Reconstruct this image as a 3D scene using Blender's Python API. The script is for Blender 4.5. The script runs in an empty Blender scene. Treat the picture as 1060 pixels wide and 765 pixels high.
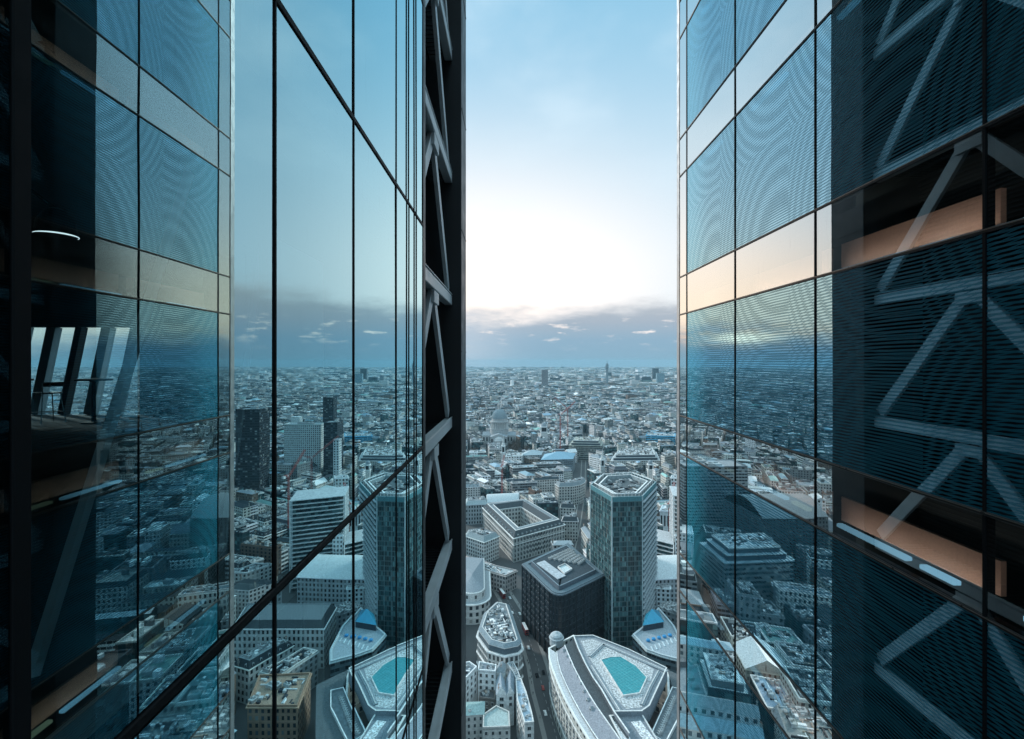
import bpy, math, random
from mathutils import Vector, noise as mnoise
R = math.radians
sc = bpy.context.scene
COL = sc.collection
EYE = 200.0                      # camera height above the street, metres
HAZE = 0.00005

# ------------------------------------------------------------------ camera
cd = bpy.data.cameras.new('camera'); cam = bpy.data.objects.new('camera', cd); COL.objects.link(cam)
cd.sensor_width = 36.0; cd.lens = 36.0 * 505 / 1060; cd.shift_y = -8.5 / 1060; cd.shift_x = 1.0 / 1060
cd.clip_start = 0.05; cd.clip_end = 60000
cam.location = (0, 0, EYE); cam.rotation_euler = (R(90), 0, 0)
sc.camera = cam

# ------------------------------------------------------------------ render settings
sc.view_settings.view_transform = 'Standard'; sc.view_settings.look = 'None'
sc.view_settings.exposure = 0.22; sc.view_settings.gamma = 1.0
sc.view_settings.use_curve_mapping = False
sc.render.engine = 'CYCLES'
cy = sc.cycles
cy.max_bounces = 10; cy.glossy_bounces = 6; cy.transparent_max_bounces = 16; cy.diffuse_bounces = 3
cy.volume_bounces = 0; cy.use_denoising = True
cy.caustics_reflective = False; cy.caustics_refractive = False
cy.sample_clamp_indirect = 4.0

# ------------------------------------------------------------------ node helpers
class NT:
    def __init__(s, tree): s.t = tree; s.n = tree.nodes; s.l = tree.links
    def node(s, typ, **kw):
        nd = s.n.new(typ)
        for k, v in kw.items(): setattr(nd, k, v)
        return nd
    def put(s, sock, v):
        if v is None: return
        if hasattr(v, 'is_output'): s.l.new(v, sock)
        else: sock.default_value = v
    def m(s, op, a, b=None, c=None, clamp=False):
        nd = s.node('ShaderNodeMath', operation=op, use_clamp=clamp)
        s.put(nd.inputs[0], a); s.put(nd.inputs[1], b); s.put(nd.inputs[2], c)
        return nd.outputs[0]
    def vm(s, op, a, b=None):
        nd = s.node('ShaderNodeVectorMath', operation=op)
        s.put(nd.inputs[0], a); s.put(nd.inputs[1], b)
        return nd.outputs[0]
    def mix(s, f, a, b, blend='MIX'):
        nd = s.node('ShaderNodeMix', data_type='RGBA', blend_type=blend)
        s.put(nd.inputs[0], f); s.put(nd.inputs[6], a); s.put(nd.inputs[7], b)
        return nd.outputs[2]
    def ramp(s, f, stops, interp='LINEAR'):
        nd = s.node('ShaderNodeValToRGB'); nd.color_ramp.interpolation = interp
        e = nd.color_ramp.elements
        while len(e) < len(stops): e.new(0.5)
        for k, (p, c) in enumerate(stops): e[k].position = p; e[k].color = (*c, 1)
        s.put(nd.inputs[0], f); return nd.outputs[0]
    def maprange(s, v, a, b, c, d, smooth=False):
        nd = s.node('ShaderNodeMapRange'); nd.clamp = True
        if smooth: nd.interpolation_type = 'SMOOTHSTEP'
        s.put(nd.inputs[0], v); s.put(nd.inputs[1], a); s.put(nd.inputs[2], b); s.put(nd.inputs[3], c); s.put(nd.inputs[4], d)
        return nd.outputs[0]
    def noise(s, vec, scale, detail=4, rough=0.55, out=0):
        nd = s.node('ShaderNodeTexNoise'); s.put(nd.inputs['Vector'], vec)
        nd.inputs['Scale'].default_value = scale; nd.inputs['Detail'].default_value = detail; nd.inputs['Roughness'].default_value = rough
        return nd.outputs[out]
    def comb(s, x, y, z):
        nd = s.node('ShaderNodeCombineXYZ'); s.put(nd.inputs[0], x); s.put(nd.inputs[1], y); s.put(nd.inputs[2], z); return nd.outputs[0]
    def sep(s, v):
        nd = s.node('ShaderNodeSeparateXYZ'); s.put(nd.inputs[0], v); return nd.outputs
    def gauss(s, v, c, w):          # exp(-((v-c)/w)^2)
        d = s.m('DIVIDE', s.m('SUBTRACT', v, c), w)
        return s.m('EXPONENT', s.m('MULTIPLY', s.m('MULTIPLY', d, d), -1.0))

# ------------------------------------------------------------------ sky
SUN_AZ, SUN_EL = R(-54), R(24)        # azimuth from +Y towards +X
world = bpy.data.worlds.new('World'); sc.world = world; world.use_nodes = True
W = NT(world.node_tree); W.n.clear()
bg = W.node('ShaderNodeBackground'); wo = W.node('ShaderNodeOutputWorld'); W.l.new(bg.outputs[0], wo.inputs[0])
sky = W.node('ShaderNodeTexSky', sky_type='NISHITA'); sky.sun_disc = False
sky.sun_elevation = SUN_EL; sky.sun_rotation = SUN_AZ; sky.altitude = 200; sky.air_density = 1.4; sky.dust_density = 0.6; sky.ozone_density = 3.0
tc = W.node('ShaderNodeTexCoord').outputs['Generated']
sx, sy, sz = W.sep(tc)
az = W.m('ARCTAN2', sx, sy)
nish = W.mix(1.0, sky.outputs[0], (0.085, 0.085, 0.085, 1), 'MULTIPLY')
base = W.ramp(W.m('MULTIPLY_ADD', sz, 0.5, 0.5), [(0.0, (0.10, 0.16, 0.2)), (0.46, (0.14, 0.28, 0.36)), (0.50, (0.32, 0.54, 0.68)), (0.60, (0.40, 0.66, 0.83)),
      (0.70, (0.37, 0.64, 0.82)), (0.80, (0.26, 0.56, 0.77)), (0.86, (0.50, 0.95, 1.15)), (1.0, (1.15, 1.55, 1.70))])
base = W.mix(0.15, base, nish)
glow = W.m('MULTIPLY', W.gauss(az, -0.10, 0.55), W.gauss(sz, 0.15, 0.24))
glow = W.m('MULTIPLY', glow, 1.1, clamp=True)
base = W.mix(glow, base, (1.06, 0.98, 0.94, 1))
peach = W.m('MULTIPLY', W.gauss(az, -0.42, 0.34), W.gauss(sz, 0.10, 0.10))
base = W.mix(W.m('MULTIPLY', peach, 0.9, clamp=True), base, (1.15, 0.93, 0.72, 1))
# high thin veil
veil = W.maprange(W.noise(W.comb(W.m('MULTIPLY', az, 1.2), W.m('MULTIPLY', sz, 2.6), 0.0), 2.4, 5, 0.5), 0.42, 0.75, 0.0, 0.42, True)
base = W.mix(W.m('MULTIPLY', veil, W.maprange(sz, 0.1, 0.3, 0.0, 1.0)), base, (0.72, 0.86, 0.95, 1))
# the cloud bank low over the horizon
n1 = W.noise(W.comb(W.m('MULTIPLY', az, 1.0), W.m('MULTIPLY', sz, 3.2), 1.7), 7.0, 7, 0.58)
n2 = W.noise(W.comb(W.m('MULTIPLY', az, 1.0), W.m('MULTIPLY', sz, 4.5), 5.1), 16.0, 7, 0.62)
edge = W.m('ADD', W.m('MULTIPLY_ADD', az, 0.085, 0.096), W.m('MULTIPLY', W.m('SUBTRACT', n1, 0.5), 0.085))
bank = W.maprange(W.m('SUBTRACT', edge, sz), -0.018, 0.028, 0.0, 1.0, True)
ccol = W.ramp(W.m('MULTIPLY', sz, 7.0), [(0.0, (0.22, 0.38, 0.50)), (0.30, (0.25, 0.39, 0.51)), (0.55, (0.35, 0.42, 0.50)), (0.85, (0.45, 0.48, 0.52)), (1.0, (0.55, 0.55, 0.57))])
ccol = W.mix(W.m('MULTIPLY', W.gauss(az, -0.12, 0.11), 0.45), ccol, (0.62, 0.68, 0.76, 1))
puff = W.m('MULTIPLY', W.maprange(n2, 0.545, 0.68, 0.0, 0.9, True), W.gauss(sz, 0.062, 0.022))
ccol = W.mix(puff, ccol, (0.92, 0.84, 0.80, 1))
skyc = W.mix(bank, base, ccol)
spark = W.m('MULTIPLY', W.gauss(az, -0.44, 0.055), W.gauss(sz, 0.044, 0.010))
spark2 = W.m('MULTIPLY', W.m('MULTIPLY', W.gauss(az, -0.42, 0.20), W.gauss(sz, 0.050, 0.022)), W.maprange(n2, 0.40, 0.62, 0.1, 1.0))
skyc = W.mix(W.m('MULTIPLY', spark2, 0.75, clamp=True), skyc, (1.0, 0.66, 0.45, 1))
skyc = W.mix(W.m('MULTIPLY', spark, 0.95, clamp=True), skyc, (1.9, 1.6, 1.25, 1))
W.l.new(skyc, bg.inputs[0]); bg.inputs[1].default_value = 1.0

# ------------------------------------------------------------------ sun (behind thin cloud)
sd = bpy.data.lights.new('sun', 'SUN'); sun = bpy.data.objects.new('sun', sd); COL.objects.link(sun)
sd.energy = 2.7; sd.angle = R(7); sd.color = (1.0, 0.97, 0.92)
sun.rotation_euler = (R(90) - SUN_EL, 0, math.pi - SUN_AZ); sun.location = (0, 300, 600)

# ------------------------------------------------------------------ materials
MATS = {}
def mat(name):
    m_ = bpy.data.materials.new(name); m_.use_nodes = True; t = NT(m_.node_tree); t.n.clear()
    o = t.node('ShaderNodeOutputMaterial'); MATS[name] = m_
    return m_, t, o
def principled(t, col, rough=0.6, metal=0.0, spec=0.5, normal=None):
    p = t.node('ShaderNodeBsdfPrincipled')
    t.put(p.inputs['Base Color'], col if hasattr(col, 'is_output') else (*col, 1)); t.put(p.inputs['Roughness'], rough)
    t.put(p.inputs['Metallic'], metal); t.put(p.inputs['Specular IOR Level'], spec)
    if normal is not None: t.l.new(normal, p.inputs['Normal'])
    return p
def simple(name, col, rough=0.6, metal=0.0, var=0.25, scale=3.0, bump=0.0, spec=0.5):
    m_, t, o = mat(name)
    tc_ = t.node('ShaderNodeTexCoord').outputs['Object']
    n = t.noise(tc_, scale, 5, 0.6)
    c = t.mix(n, (*[x * (1 - var) for x in col], 1), (*[min(1, x * (1 + var)) for x in col], 1))
    nrm = None
    if bump:
        b = t.node('ShaderNodeBump'); b.inputs['Strength'].default_value = bump; t.l.new(n, b.inputs['Height']); nrm = b.outputs[0]
    p = principled(t, c, t.maprange(n, 0.3, 0.7, max(0.05, rough - 0.1), min(1, rough + 0.1)), metal, spec, nrm)
    t.l.new(p.outputs[0], o.inputs[0]); return m_

def attr_col(t): return t.node('ShaderNodeAttribute', attribute_name='Col').outputs['Color']

def city_plain(name, rough, spec=0.4, scale=0.5, var=0.3, metal=0.0):
    m_, t, o = mat(name)
    pos = t.node('ShaderNodeNewGeometry').outputs['Position']
    n = t.noise(pos, scale, 6, 0.65)
    k = t.maprange(n, 0.3, 0.7, max(0.05, 1 - var), 1 + var)
    c = t.vm('MULTIPLY', attr_col(t), t.comb(k, k, k))
    p = principled(t, c, rough, metal, spec); t.l.new(p.outputs[0], o.inputs[0]); return m_
M_plain = city_plain('weathered_stone', 0.85, 0.12)
M_roof = city_plain('roof_covering', 0.8, 0.1, 1.3, 0.32)
M_gravel = city_plain('roof_gravel', 0.9, 0.2, 1.1, 1.25)

def city_wall(name, lo, hi, vlo, vhi, glassy=False):
    m_, t, o = mat(name)
    uv = t.node('ShaderNodeUVMap').outputs[0]
    u, v, _ = t.sep(uv)
    fu, fv = t.m('FRACT', u), t.m('FRACT', v)
    def inside(f, a, b): return t.m('MULTIPLY', t.m('GREATER_THAN', f, a), t.m('LESS_THAN', f, b))
    mask = t.m('MULTIPLY', inside(fu, lo, hi), inside(fv, vlo, vhi))
    mask = t.m('MULTIPLY', mask, t.m('GREATER_THAN', v, 0.0))
    wn = t.node('ShaderNodeTexWhiteNoise', noise_dimensions='2D')
    t.l.new(t.comb(t.m('FLOOR', u), t.m('FLOOR', v), 0.0), wn.inputs['Vector'])
    r = wn.outputs['Value']
    pos = t.node('ShaderNodeNewGeometry').outputs['Position']
    k = t.maprange(t.noise(pos, 0.25, 6, 0.65), 0.3, 0.7, 0.75, 1.2)
    ledge = t.m('MULTIPLY', t.m('LESS_THAN', fv, 0.06), 0.25)
    k = t.m('ADD', k, ledge)
    wall = t.vm('MULTIPLY', attr_col(t), t.comb(k, k, k))
    if glassy:
        win = t.ramp(r, [(0.0, (0.008, 0.022, 0.028)), (0.4, (0.02, 0.06, 0.07)), (0.65, (0.045, 0.12, 0.13)), (0.85, (0.13, 0.25, 0.26)), (0.95, (0.02, 0.02, 0.02)), (1.0, (0.14, 0.15, 0.14))])
    else:
        win = t.ramp(r, [(0.0, (0.012, 0.018, 0.022)), (0.7, (0.03, 0.04, 0.05)), (0.86, (0.10, 0.13, 0.15)), (1.0, (0.35, 0.36, 0.34))])
    c = t.mix(mask, wall, win)
    rough = t.maprange(mask, 0, 1, 0.85, 0.15)
    p = principled(t, c, rough, 0.0, t.maprange(mask, 0, 1, 0.1, 0.5)); t.l.new(p.outputs[0], o.inputs[0]); return m_
M_wall = city_wall('stone_wall_with_windows', 0.27, 0.73, 0.2, 0.76)
M_strip = city_wall('ribbon_window_wall', 0.04, 0.96, 0.34, 0.86)
M_gwall = city_wall('curtain_wall', 0.06, 0.94, 0.07, 0.86, True)
M_winpane = simple('window_glass_dark', (0.02, 0.03, 0.036), 0.12, 0, 0.5, 0.6)
M_winframe = simple('window_surround', (0.42, 0.44, 0.44), 0.7, 0, 0.15, 1.0)
M_darkframe = simple('dark_window_surround', (0.075, 0.10, 0.12), 0.35, 0.4, 0.3, 1.0)

# tower glass -----------------------------------------------------
def tower_glass(name, ribs, lo=0.30, hi=0.96, trans=(0.42, 0.60, 0.66), refl=(0.74, 0.95, 1.0), curve=None):
    m_, t, o = mat(name)
    geo = t.node('ShaderNodeNewGeometry'); pos = geo.outputs['Position']
    lw = t.node('ShaderNodeLayerWeight'); lw.inputs[0].default_value = 0.5
    wob = t.noise(pos, 0.55, 2, 0.5)
    b = t.node('ShaderNodeBump'); b.inputs['Strength'].default_value = 0.022; b.inputs['Distance'].default_value = 0.05; t.l.new(wob, b.inputs['Height'])
    g = t.node('ShaderNodeBsdfGlossy'); g.inputs['Roughness'].default_value = 0.0; g.inputs['Color'].default_value = (*refl, 1); t.l.new(b.outputs[0], g.inputs['Normal'])
    tr = t.node('ShaderNodeBsdfTransparent'); tr.inputs[0].default_value = (*trans, 1)
    fac = t.maprange(lw.outputs['Facing'], 0.0, 1.0, lo, hi) if not curve else t.ramp(lw.outputs['Facing'], [(p_, (v_, v_, v_)) for p_, v_ in curve])
    mx = t.node('ShaderNodeMixShader'); t.l.new(fac, mx.inputs[0]); t.l.new(tr.outputs[0], mx.inputs[1]); t.l.new(g.outputs[0], mx.inputs[2])
    out = mx.outputs[0]
    # dirt: rain runs and dust specks
    x, y, z = t.sep(pos)
    runs = t.noise(t.comb(t.m('MULTIPLY', x, 9.0), t.m('MULTIPLY', y, 9.0), t.m('MULTIPLY', z, 0.55)), 2.0, 4, 0.7)
    speck = t.noise(pos, 46.0, 2, 0.5)
    dirt = t.m('ADD', t.maprange(runs, 0.60, 0.85, 0.0, 0.10), t.maprange(speck, 0.74, 0.80, 0.0, 0.20))
    d = t.node('ShaderNodeBsdfDiffuse'); d.inputs[0].default_value = (0.42, 0.47, 0.48, 1)
    if ribs:
        def wave(pitch, duty, off):
            f = t.m('FRACT', t.m('ADD', t.m('DIVIDE', z, pitch), off))
            return t.m('LESS_THAN', f, duty)
        zr = t.m('SUBTRACT', t.m('MODULO', t.m('SUBTRACT', z, EYE - 60.0 - 2.6), 3.92), 1.9); yr = t.m('SUBTRACT', t.m('MODULO', t.m('ADD', y, 13.6), 2.755), 0.3)
        bow = t.m('ADD', t.m('MULTIPLY', t.m('MULTIPLY', yr, yr), 1.25), t.m('MULTIPLY', t.m('MULTIPLY', zr, zr), 1.05))
        s1 = wave(0.047, 0.48, 0.0)
        s2 = wave(0.0476, 0.26, bow)
        mask = t.m('MULTIPLY', t.m('MAXIMUM', s1, s2), 0.60)
        rb = principled(t, (0.015, 0.27, 0.39), 0.5, 0.0, 0.2)
        m2 = t.node('ShaderNodeMixShader'); t.l.new(mask, m2.inputs[0]); t.l.new(out, m2.inputs[1]); t.l.new(rb.outputs[0], m2.inputs[2]); out = m2.outputs[0]
    m3 = t.node('ShaderNodeMixShader'); t.l.new(dirt, m3.inputs[0]); t.l.new(out, m3.inputs[1]); t.l.new(d.outputs[0], m3.inputs[2])
    t.l.new(m3.outputs[0], o.inputs[0]); return m_
M_glassL = tower_glass('clear_tower_glass', False, 0.20, 1.0, (0.62, 0.80, 0.82), (0.63, 0.91, 0.97), [(0.24, 0.07), (0.34, 0.12), (0.40, 0.56), (0.6, 0.62), (1.0, 1.0)])
M_glassR = tower_glass('ribbed_tower_glass', True, 0.34, 1.0, (0.18, 0.4, 0.48), (0.54, 0.86, 1.0))
M_glassS = tower_glass('spandrel_glass', False, 0.16, 1.0, (0.72, 0.78, 0.76), (0.97, 0.99, 0.98), [(0.28, 0.14), (0.34, 0.20), (0.46, 0.62), (0.62, 0.82), (1.0, 1.0)])
m_, t_, o_ = mat('plain_window_glass')
_tr = t_.node('ShaderNodeBsdfTransparent'); _tr.inputs[0].default_value = (0.80, 0.9, 0.92, 1)
_gl = t_.node('ShaderNodeBsdfGlossy'); _gl.inputs['Roughness'].default_value = 0.02
_mx = t_.node('ShaderNodeMixShader'); _mx.inputs[0].default_value = 0.08
t_.l.new(_tr.outputs[0], _mx.inputs[1]); t_.l.new(_gl.outputs[0], _mx.inputs[2]); t_.l.new(_mx.outputs[0], o_.inputs[0]); M_clear = m_

M_black = simple('black_gasket', (0.010, 0.012, 0.014), 0.6, 0.0, 0.4, 12, 0.0, 0.12)
M_rail = simple('dark_bronze_rail', (0.045, 0.043, 0.042), 0.38, 0.5, 0.4, 9, 0.1)
M_railhi = simple('rail_lip', (0.30, 0.24, 0.20), 0.35, 0.7, 0.35, 14, 0.1)
M_edge = simple('brushed_edge_panel', (0.42, 0.43, 0.44), 0.38, 0.6, 0.2, 4)
M_steel = simple('painted_steel', (0.58, 0.63, 0.65), 0.45, 0.1, 0.18, 2.5, 0.05)
M_dsteel = simple('dark_cladding', (0.018, 0.024, 0.028), 0.5, 0.2, 0.3, 2.0)
M_int = simple('dark_interior_lining', (0.028, 0.034, 0.036), 0.8, 0, 0.4, 1.0)
M_carpet = simple('dark_carpet', (0.03, 0.038, 0.042), 0.95, 0, 0.4, 30)
M_sill = simple('concrete_sill', (0.66, 0.70, 0.70), 0.8, 0, 0.25, 5, 0.1)
M_brown = simple('brown_firestop_board', (0.50, 0.29, 0.215), 0.85, 0, 0.22, 30, 0.2)
M_cream = simple('cream_plaster', (0.62, 0.58, 0.48), 0.7, 0, 0.12, 3)
M_white = simple('white_paint', (0.75, 0.78, 0.78), 0.6, 0, 0.08, 3)
M_chrome = simple('bright_metal', (0.6, 0.62, 0.62), 0.2, 1.0, 0.1, 5)
def emit(name, col, s):
    m_, t, o = mat(name); e = t.node('ShaderNodeEmission'); e.inputs[0].default_value = (*col, 1); e.inputs[1].default_value = s
    t.l.new(e.outputs[0], o.inputs[0]); return m_
M_slot = emit('blue_white_light_strip', (0.30, 0.62, 0.88), 0.8)
M_warm = emit('warm_light_strip', (0.62, 0.72, 0.50), 0.3)
M_lamp = emit('lamp_rim_glow', (0.85, 0.95, 1.0), 1.1)
M_red = simple('red_paint', (0.34, 0.07, 0.06), 0.5, 0, 0.2, 1)
M_bus = simple('bus_red_paint', (0.38, 0.03, 0.03), 0.35, 0, 0.15, 1)
M_bark = simple('bark', (0.06, 0.05, 0.042), 0.9, 0, 0.3, 2)
M_twig = simple('winter_twigs', (0.075, 0.06, 0.05), 0.9, 0, 0.4, 0.8)
M_evergreen = simple('dark_green_leaves', (0.035, 0.06, 0.035), 0.9, 0, 0.4, 0.8)
M_cloth = simple('dark_clothing', (0.03, 0.035, 0.045), 0.9, 0, 0.5, 1)

# ground -----------------------------------------------------------
m_, t_, o_ = mat('asphalt_ground')
_p = t_.node('ShaderNodeNewGeometry').outputs['Position']
_n = t_.noise(_p, 0.05, 6, 0.6); _n2 = t_.noise(_p, 0.9, 4, 0.6)
_c = t_.mix(_n, (0.035, 0.042, 0.047, 1), (0.075, 0.08, 0.083, 1))
_c = t_.mix(t_.m('MULTIPLY', _n2, 0.35), _c, (0.11, 0.11, 0.11, 1))
_pp = principled(t_, _c, 0.8); t_.l.new(_pp.outputs[0], o_.inputs[0]); M_asphalt = m_
M_pave = simple('paving_flags', (0.22, 0.225, 0.22), 0.85, 0, 0.25, 0.8)
M_mark = simple('road_paint', (0.3, 0.3, 0.3), 0.7, 0, 0.1, 2)
# ------------------------------------------------------------------ geometry helpers
class MB:
    """collects faces; build() links them as ONE mesh object"""
    def __init__(s): s.v = []; s.f = []; s.uv = []; s.c = []; s.mi = []; s.use_c = False
    def face(s, pts, col=None, uv=None, mi=0):
        i = len(s.v); s.v.extend(pts); s.f.append(tuple(range(i, i + len(pts))))
        s.uv.append(uv); s.c.append(col); s.mi.append(mi)
        if col is not None: s.use_c = True
    def quad(s, a, b, c, d, col=None, uv=None, mi=0): s.face([a, b, c, d], col, uv, mi)
    def hexa(s, lo, hi, col=None, mi=0, bottom=True):
        """prism between two equal-length rings (counter-clockwise from above)"""
        n = len(lo)
        for i in range(n):
            j = (i + 1) % n; s.quad(lo[i], lo[j], hi[j], hi[i], col, None, mi)
        s.face(list(hi), col, None, mi)
        if bottom: s.face(list(reversed(lo)), col, None, mi)
    def box(s, x0, x1, y0, y1, z0, z1, col=None, mi=0, bottom=True):
        s.hexa([(x0, y0, z0), (x1, y0, z0), (x1, y1, z0), (x0, y1, z0)], [(x0, y0, z1), (x1, y0, z1), (x1, y1, z1), (x0, y1, z1)], col, mi, bottom)
    def bbox(s, x0, x1, y0, y1, z0, z1, b=0.01, col=None):
        """box with chamfered vertical and top edges"""
        def ring(i, z): return [(x0 + i + b, y0 + i, z), (x1 - i - b, y0 + i, z), (x1 - i, y0 + i + b, z), (x1 - i, y1 - i - b, z), (x1 - i - b, y1 - i, z), (x0 + i + b, y1 - i, z), (x0 + i, y1 - i - b, z), (x0 + i, y0 + i + b, z)]
        rs = [ring(b, z0), ring(0, z0 + b), ring(0, z1 - b), ring(b, z1)]
        for k in range(3):
            for i in range(8):
                j = (i + 1) % 8; s.quad(rs[k][i], rs[k][j], rs[k + 1][j], rs[k + 1][i], col)
        s.face(rs[3], col); s.face(list(reversed(rs[0])), col)
    def bar(s, p, q, w, h=None, up=(0, 0, 1), col=None, mi=0):
        """rectangular bar from p to q; w across, h along 'up'"""
        h = w if h is None else h
        p, q = Vector(p), Vector(q); d = (q - p).normalized(); u = Vector(up)
        if abs(d.dot(u)) > 0.99: u = Vector((1, 0, 0))
        a = d.cross(u).normalized() * (w / 2); b = d.cross(a).normalized() * (h / 2)
        lo = [tuple(p + x) for x in (-a - b, a - b, a + b, -a + b)]; hi = [tuple(q + x) for x in (-a - b, a - b, a + b, -a + b)]
        for i in range(4):
            j = (i + 1) % 4; s.quad(lo[i], lo[j], hi[j], hi[i], col, None, mi)
        s.face(hi, col, None, mi); s.face(list(reversed(lo)), col, None, mi)
    def tube(s, pts, r, n=8, col=None):
        rs = []
        for k, p in enumerate(pts):
            p = Vector(p); d = (Vector(pts[min(k + 1, len(pts) - 1)]) - Vector(pts[max(k - 1, 0)])).normalized()
            u = Vector((0, 0, 1)) if abs(d.z) < 0.95 else Vector((1, 0, 0)); a = d.cross(u).normalized(); b = d.cross(a).normalized()
            rr = r[k] if isinstance(r, (list, tuple)) else r
            rs.append([tuple(p + a * rr * math.cos(t * 2 * math.pi / n) + b * rr * math.sin(t * 2 * math.pi / n)) for t in range(n)])
        for k in range(len(rs) - 1):
            for i in range(n):
                j = (i + 1) % n; s.quad(rs[k][i], rs[k][j], rs[k + 1][j], rs[k + 1][i], col)
        s.face(rs[0], col); s.face(list(reversed(rs[-1])), col)
    def lathe(s, prof, n=24, cx=0, cy_=0, col=None, cols=None):
        rings = [[(cx + r * math.cos(2 * math.pi * i / n), cy_ + r * math.sin(2 * math.pi * i / n), z) for i in range(n)] for r, z in prof]
        for k in range(len(rings) - 1):
            c = cols[k] if cols else col
            for i in range(n):
                j = (i + 1) % n; s.quad(rings[k][i], rings[k][j], rings[k + 1][j], rings[k + 1][i], c)
        if prof[-1][0] > 0.01: s.face(rings[-1], col if not cols else cols[-1])
        if prof[0][0] > 0.01: s.face(list(reversed(rings[0])), col if not cols else cols[0])
    def mesh(s, name, mats):
        me = bpy.data.meshes.new(name); me.from_pydata([tuple(v) for v in s.v], [], s.f)
        for x in (mats if isinstance(mats, (list, tuple)) else [mats]): me.materials.append(x)
        if any(s.mi): me.polygons.foreach_set('material_index', s.mi)
        if any(u is not None for u in s.uv):
            ul = me.uv_layers.new(name='UVMap'); buf = []
            for f, u in zip(s.f, s.uv):
                if u is None: buf.extend([0.5, -1.0] * len(f))
                else:
                    for a in u: buf.extend(a)
            ul.data.foreach_set('uv', buf)
        if s.use_c:
            at = me.color_attributes.new('Col', 'FLOAT_COLOR', 'CORNER'); buf = []
            for f, c in zip(s.f, s.c):
                c = c or (0.3, 0.3, 0.3); buf.extend((c[0], c[1], c[2], 1.0) * len(f))
            at.data.foreach_set('color', buf)
        me.update(); return me
    def build(s, name, mats, parent=None, loc=(0, 0, 0)):
        o = bpy.data.objects.new(name, s.mesh(name, mats)); COL.objects.link(o); o.location = loc
        if parent is not None: o.parent = parent
        return o
def tag(o, label=None, cat=None, group=None, kind=None):
    if label: o['label'] = label
    if cat: o['category'] = cat
    if group: o['group'] = group
    if kind: o['kind'] = kind
    return o
def empty(name, loc, label=None, cat=None, group=None, rz=0):
    o = bpy.data.objects.new(name, None); COL.objects.link(o); o.location = loc; o.rotation_euler = (0, 0, rz); o.empty_display_size = 1
    return tag(o, label, cat, group)
def inst(name, me, parent=None, loc=(0, 0, 0), rz=0, sc_=(1, 1, 1)):
    o = bpy.data.objects.new(name, me); COL.objects.link(o); o.location = loc; o.rotation_euler = (0, 0, rz); o.scale = sc_
    if parent is not None: o.parent = parent
    return o
def copy_tree(o, parent=None):
    c = o.copy(); COL.objects.link(c)
    if parent is not None: c.parent = parent
    for ch in list(o.children): copy_tree(ch, c)
    return c

# ------------------------------------------------------------------ ground
g = MB()
ringr = [0, 300, 900, 2500, 6000, 16000]
for k in range(5):
    for i in range(48):
        a0, a1 = 2 * math.pi * i / 48, 2 * math.pi * (i + 1) / 48
        r0, r1 = ringr[k], ringr[k + 1]
        p = lambda r, a: (r * math.cos(a), r * math.sin(a), 0.0)
        if k == 0: g.face([(0, 0, 0), p(r1, a0), p(r1, a1)])
        else: g.quad(p(r0, a0), p(r1, a0), p(r1, a1), p(r0, a1))
tag(g.build('ground', M_asphalt), kind='structure')

# ------------------------------------------------------------------ the two glass towers beside the camera
LX, RX = -1.56, 4.80           # facade planes
FL = -1.52                     # floor level relative to the eye
ST = 3.92                      # storey height
E = EYE
trnd = random.Random(5)
def pane(mb, x, y0, y1, z0, z1, nx, t=0.022, tilt=0.0022):
    """glass sheet on plane x facing nx (+1/-1) with real edges"""
    o, i = x, x - nx * t
    ty, tz = trnd.uniform(-tilt, tilt), trnd.uniform(-tilt, tilt)
    q = [(o + s_ * ty + u_ * tz, yy, zz) for s_, u_, yy, zz in ((-1, -1, y0, z0), (1, -1, y1, z0), (1, 1, y1, z1), (-1, 1, y0, z1))]; r = [(i, y0, z0), (i, y1, z0), (i, y1, z1), (i, y0, z1)]
    if nx < 0: q = list(reversed(q)); r = list(reversed(r))
    mb.face(q)
    for a in range(4):
        b = (a + 1) % 4; mb.quad(q[a], r[a], r[b], q[b], mi=1)

# ---- left tower: storey-high clear glazing, then an open braced steel bay
TL = empty('glass_tower', (LX, 6, 0), 'tall tower of clear reflective glass ending in a dark bay of zigzag steel braces', 'tower')
def partL(mb, name, m): return mb.build(name, m, TL, (-LX, -6, 0))
ysL = [-3.5, -1.82, -0.13, 1.55, 3.22, 4.83, 6.62, 8.62]
kz = range(-4, 5)
for k in kz:
    z0 = E + FL + 0.01 + ST * k; z1 = z0 + ST - 0.02
    for a, b in zip(ysL[:-1], ysL[1:]):
        mb = MB(); pane(mb, LX, a + 0.012, b - 0.012, z0 + 0.03, z1 - 0.03, 1); partL(mb, 'glass_pane', [M_glassL, M_black])
    mb = MB(); mb.bbox(LX - 0.12, LX + 0.012, -3.6, 8.66, z0 - 0.035, z0 + 0.02, 0.006); partL(mb, 'rail', M_black)
for y in ysL:
    mb = MB(); w = 0.012 if y > 2 else 0.03
    mb.bbox(LX - 0.10, LX + 0.010, y - w, y + w, E + FL + ST * -4, E + FL + ST * 5, 0.004); partL(mb, 'mullion', M_black)
for y in (7.55, 7.72):
    mb = MB(); mb.tube([(LX + 0.05, y - 0.15, E + 20), (LX + 0.06, y, E + 3), (LX + 0.05, y + 0.02, E - 18)], 0.012, 6); partL(mb, 'hanging_cable', M_black)
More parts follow.
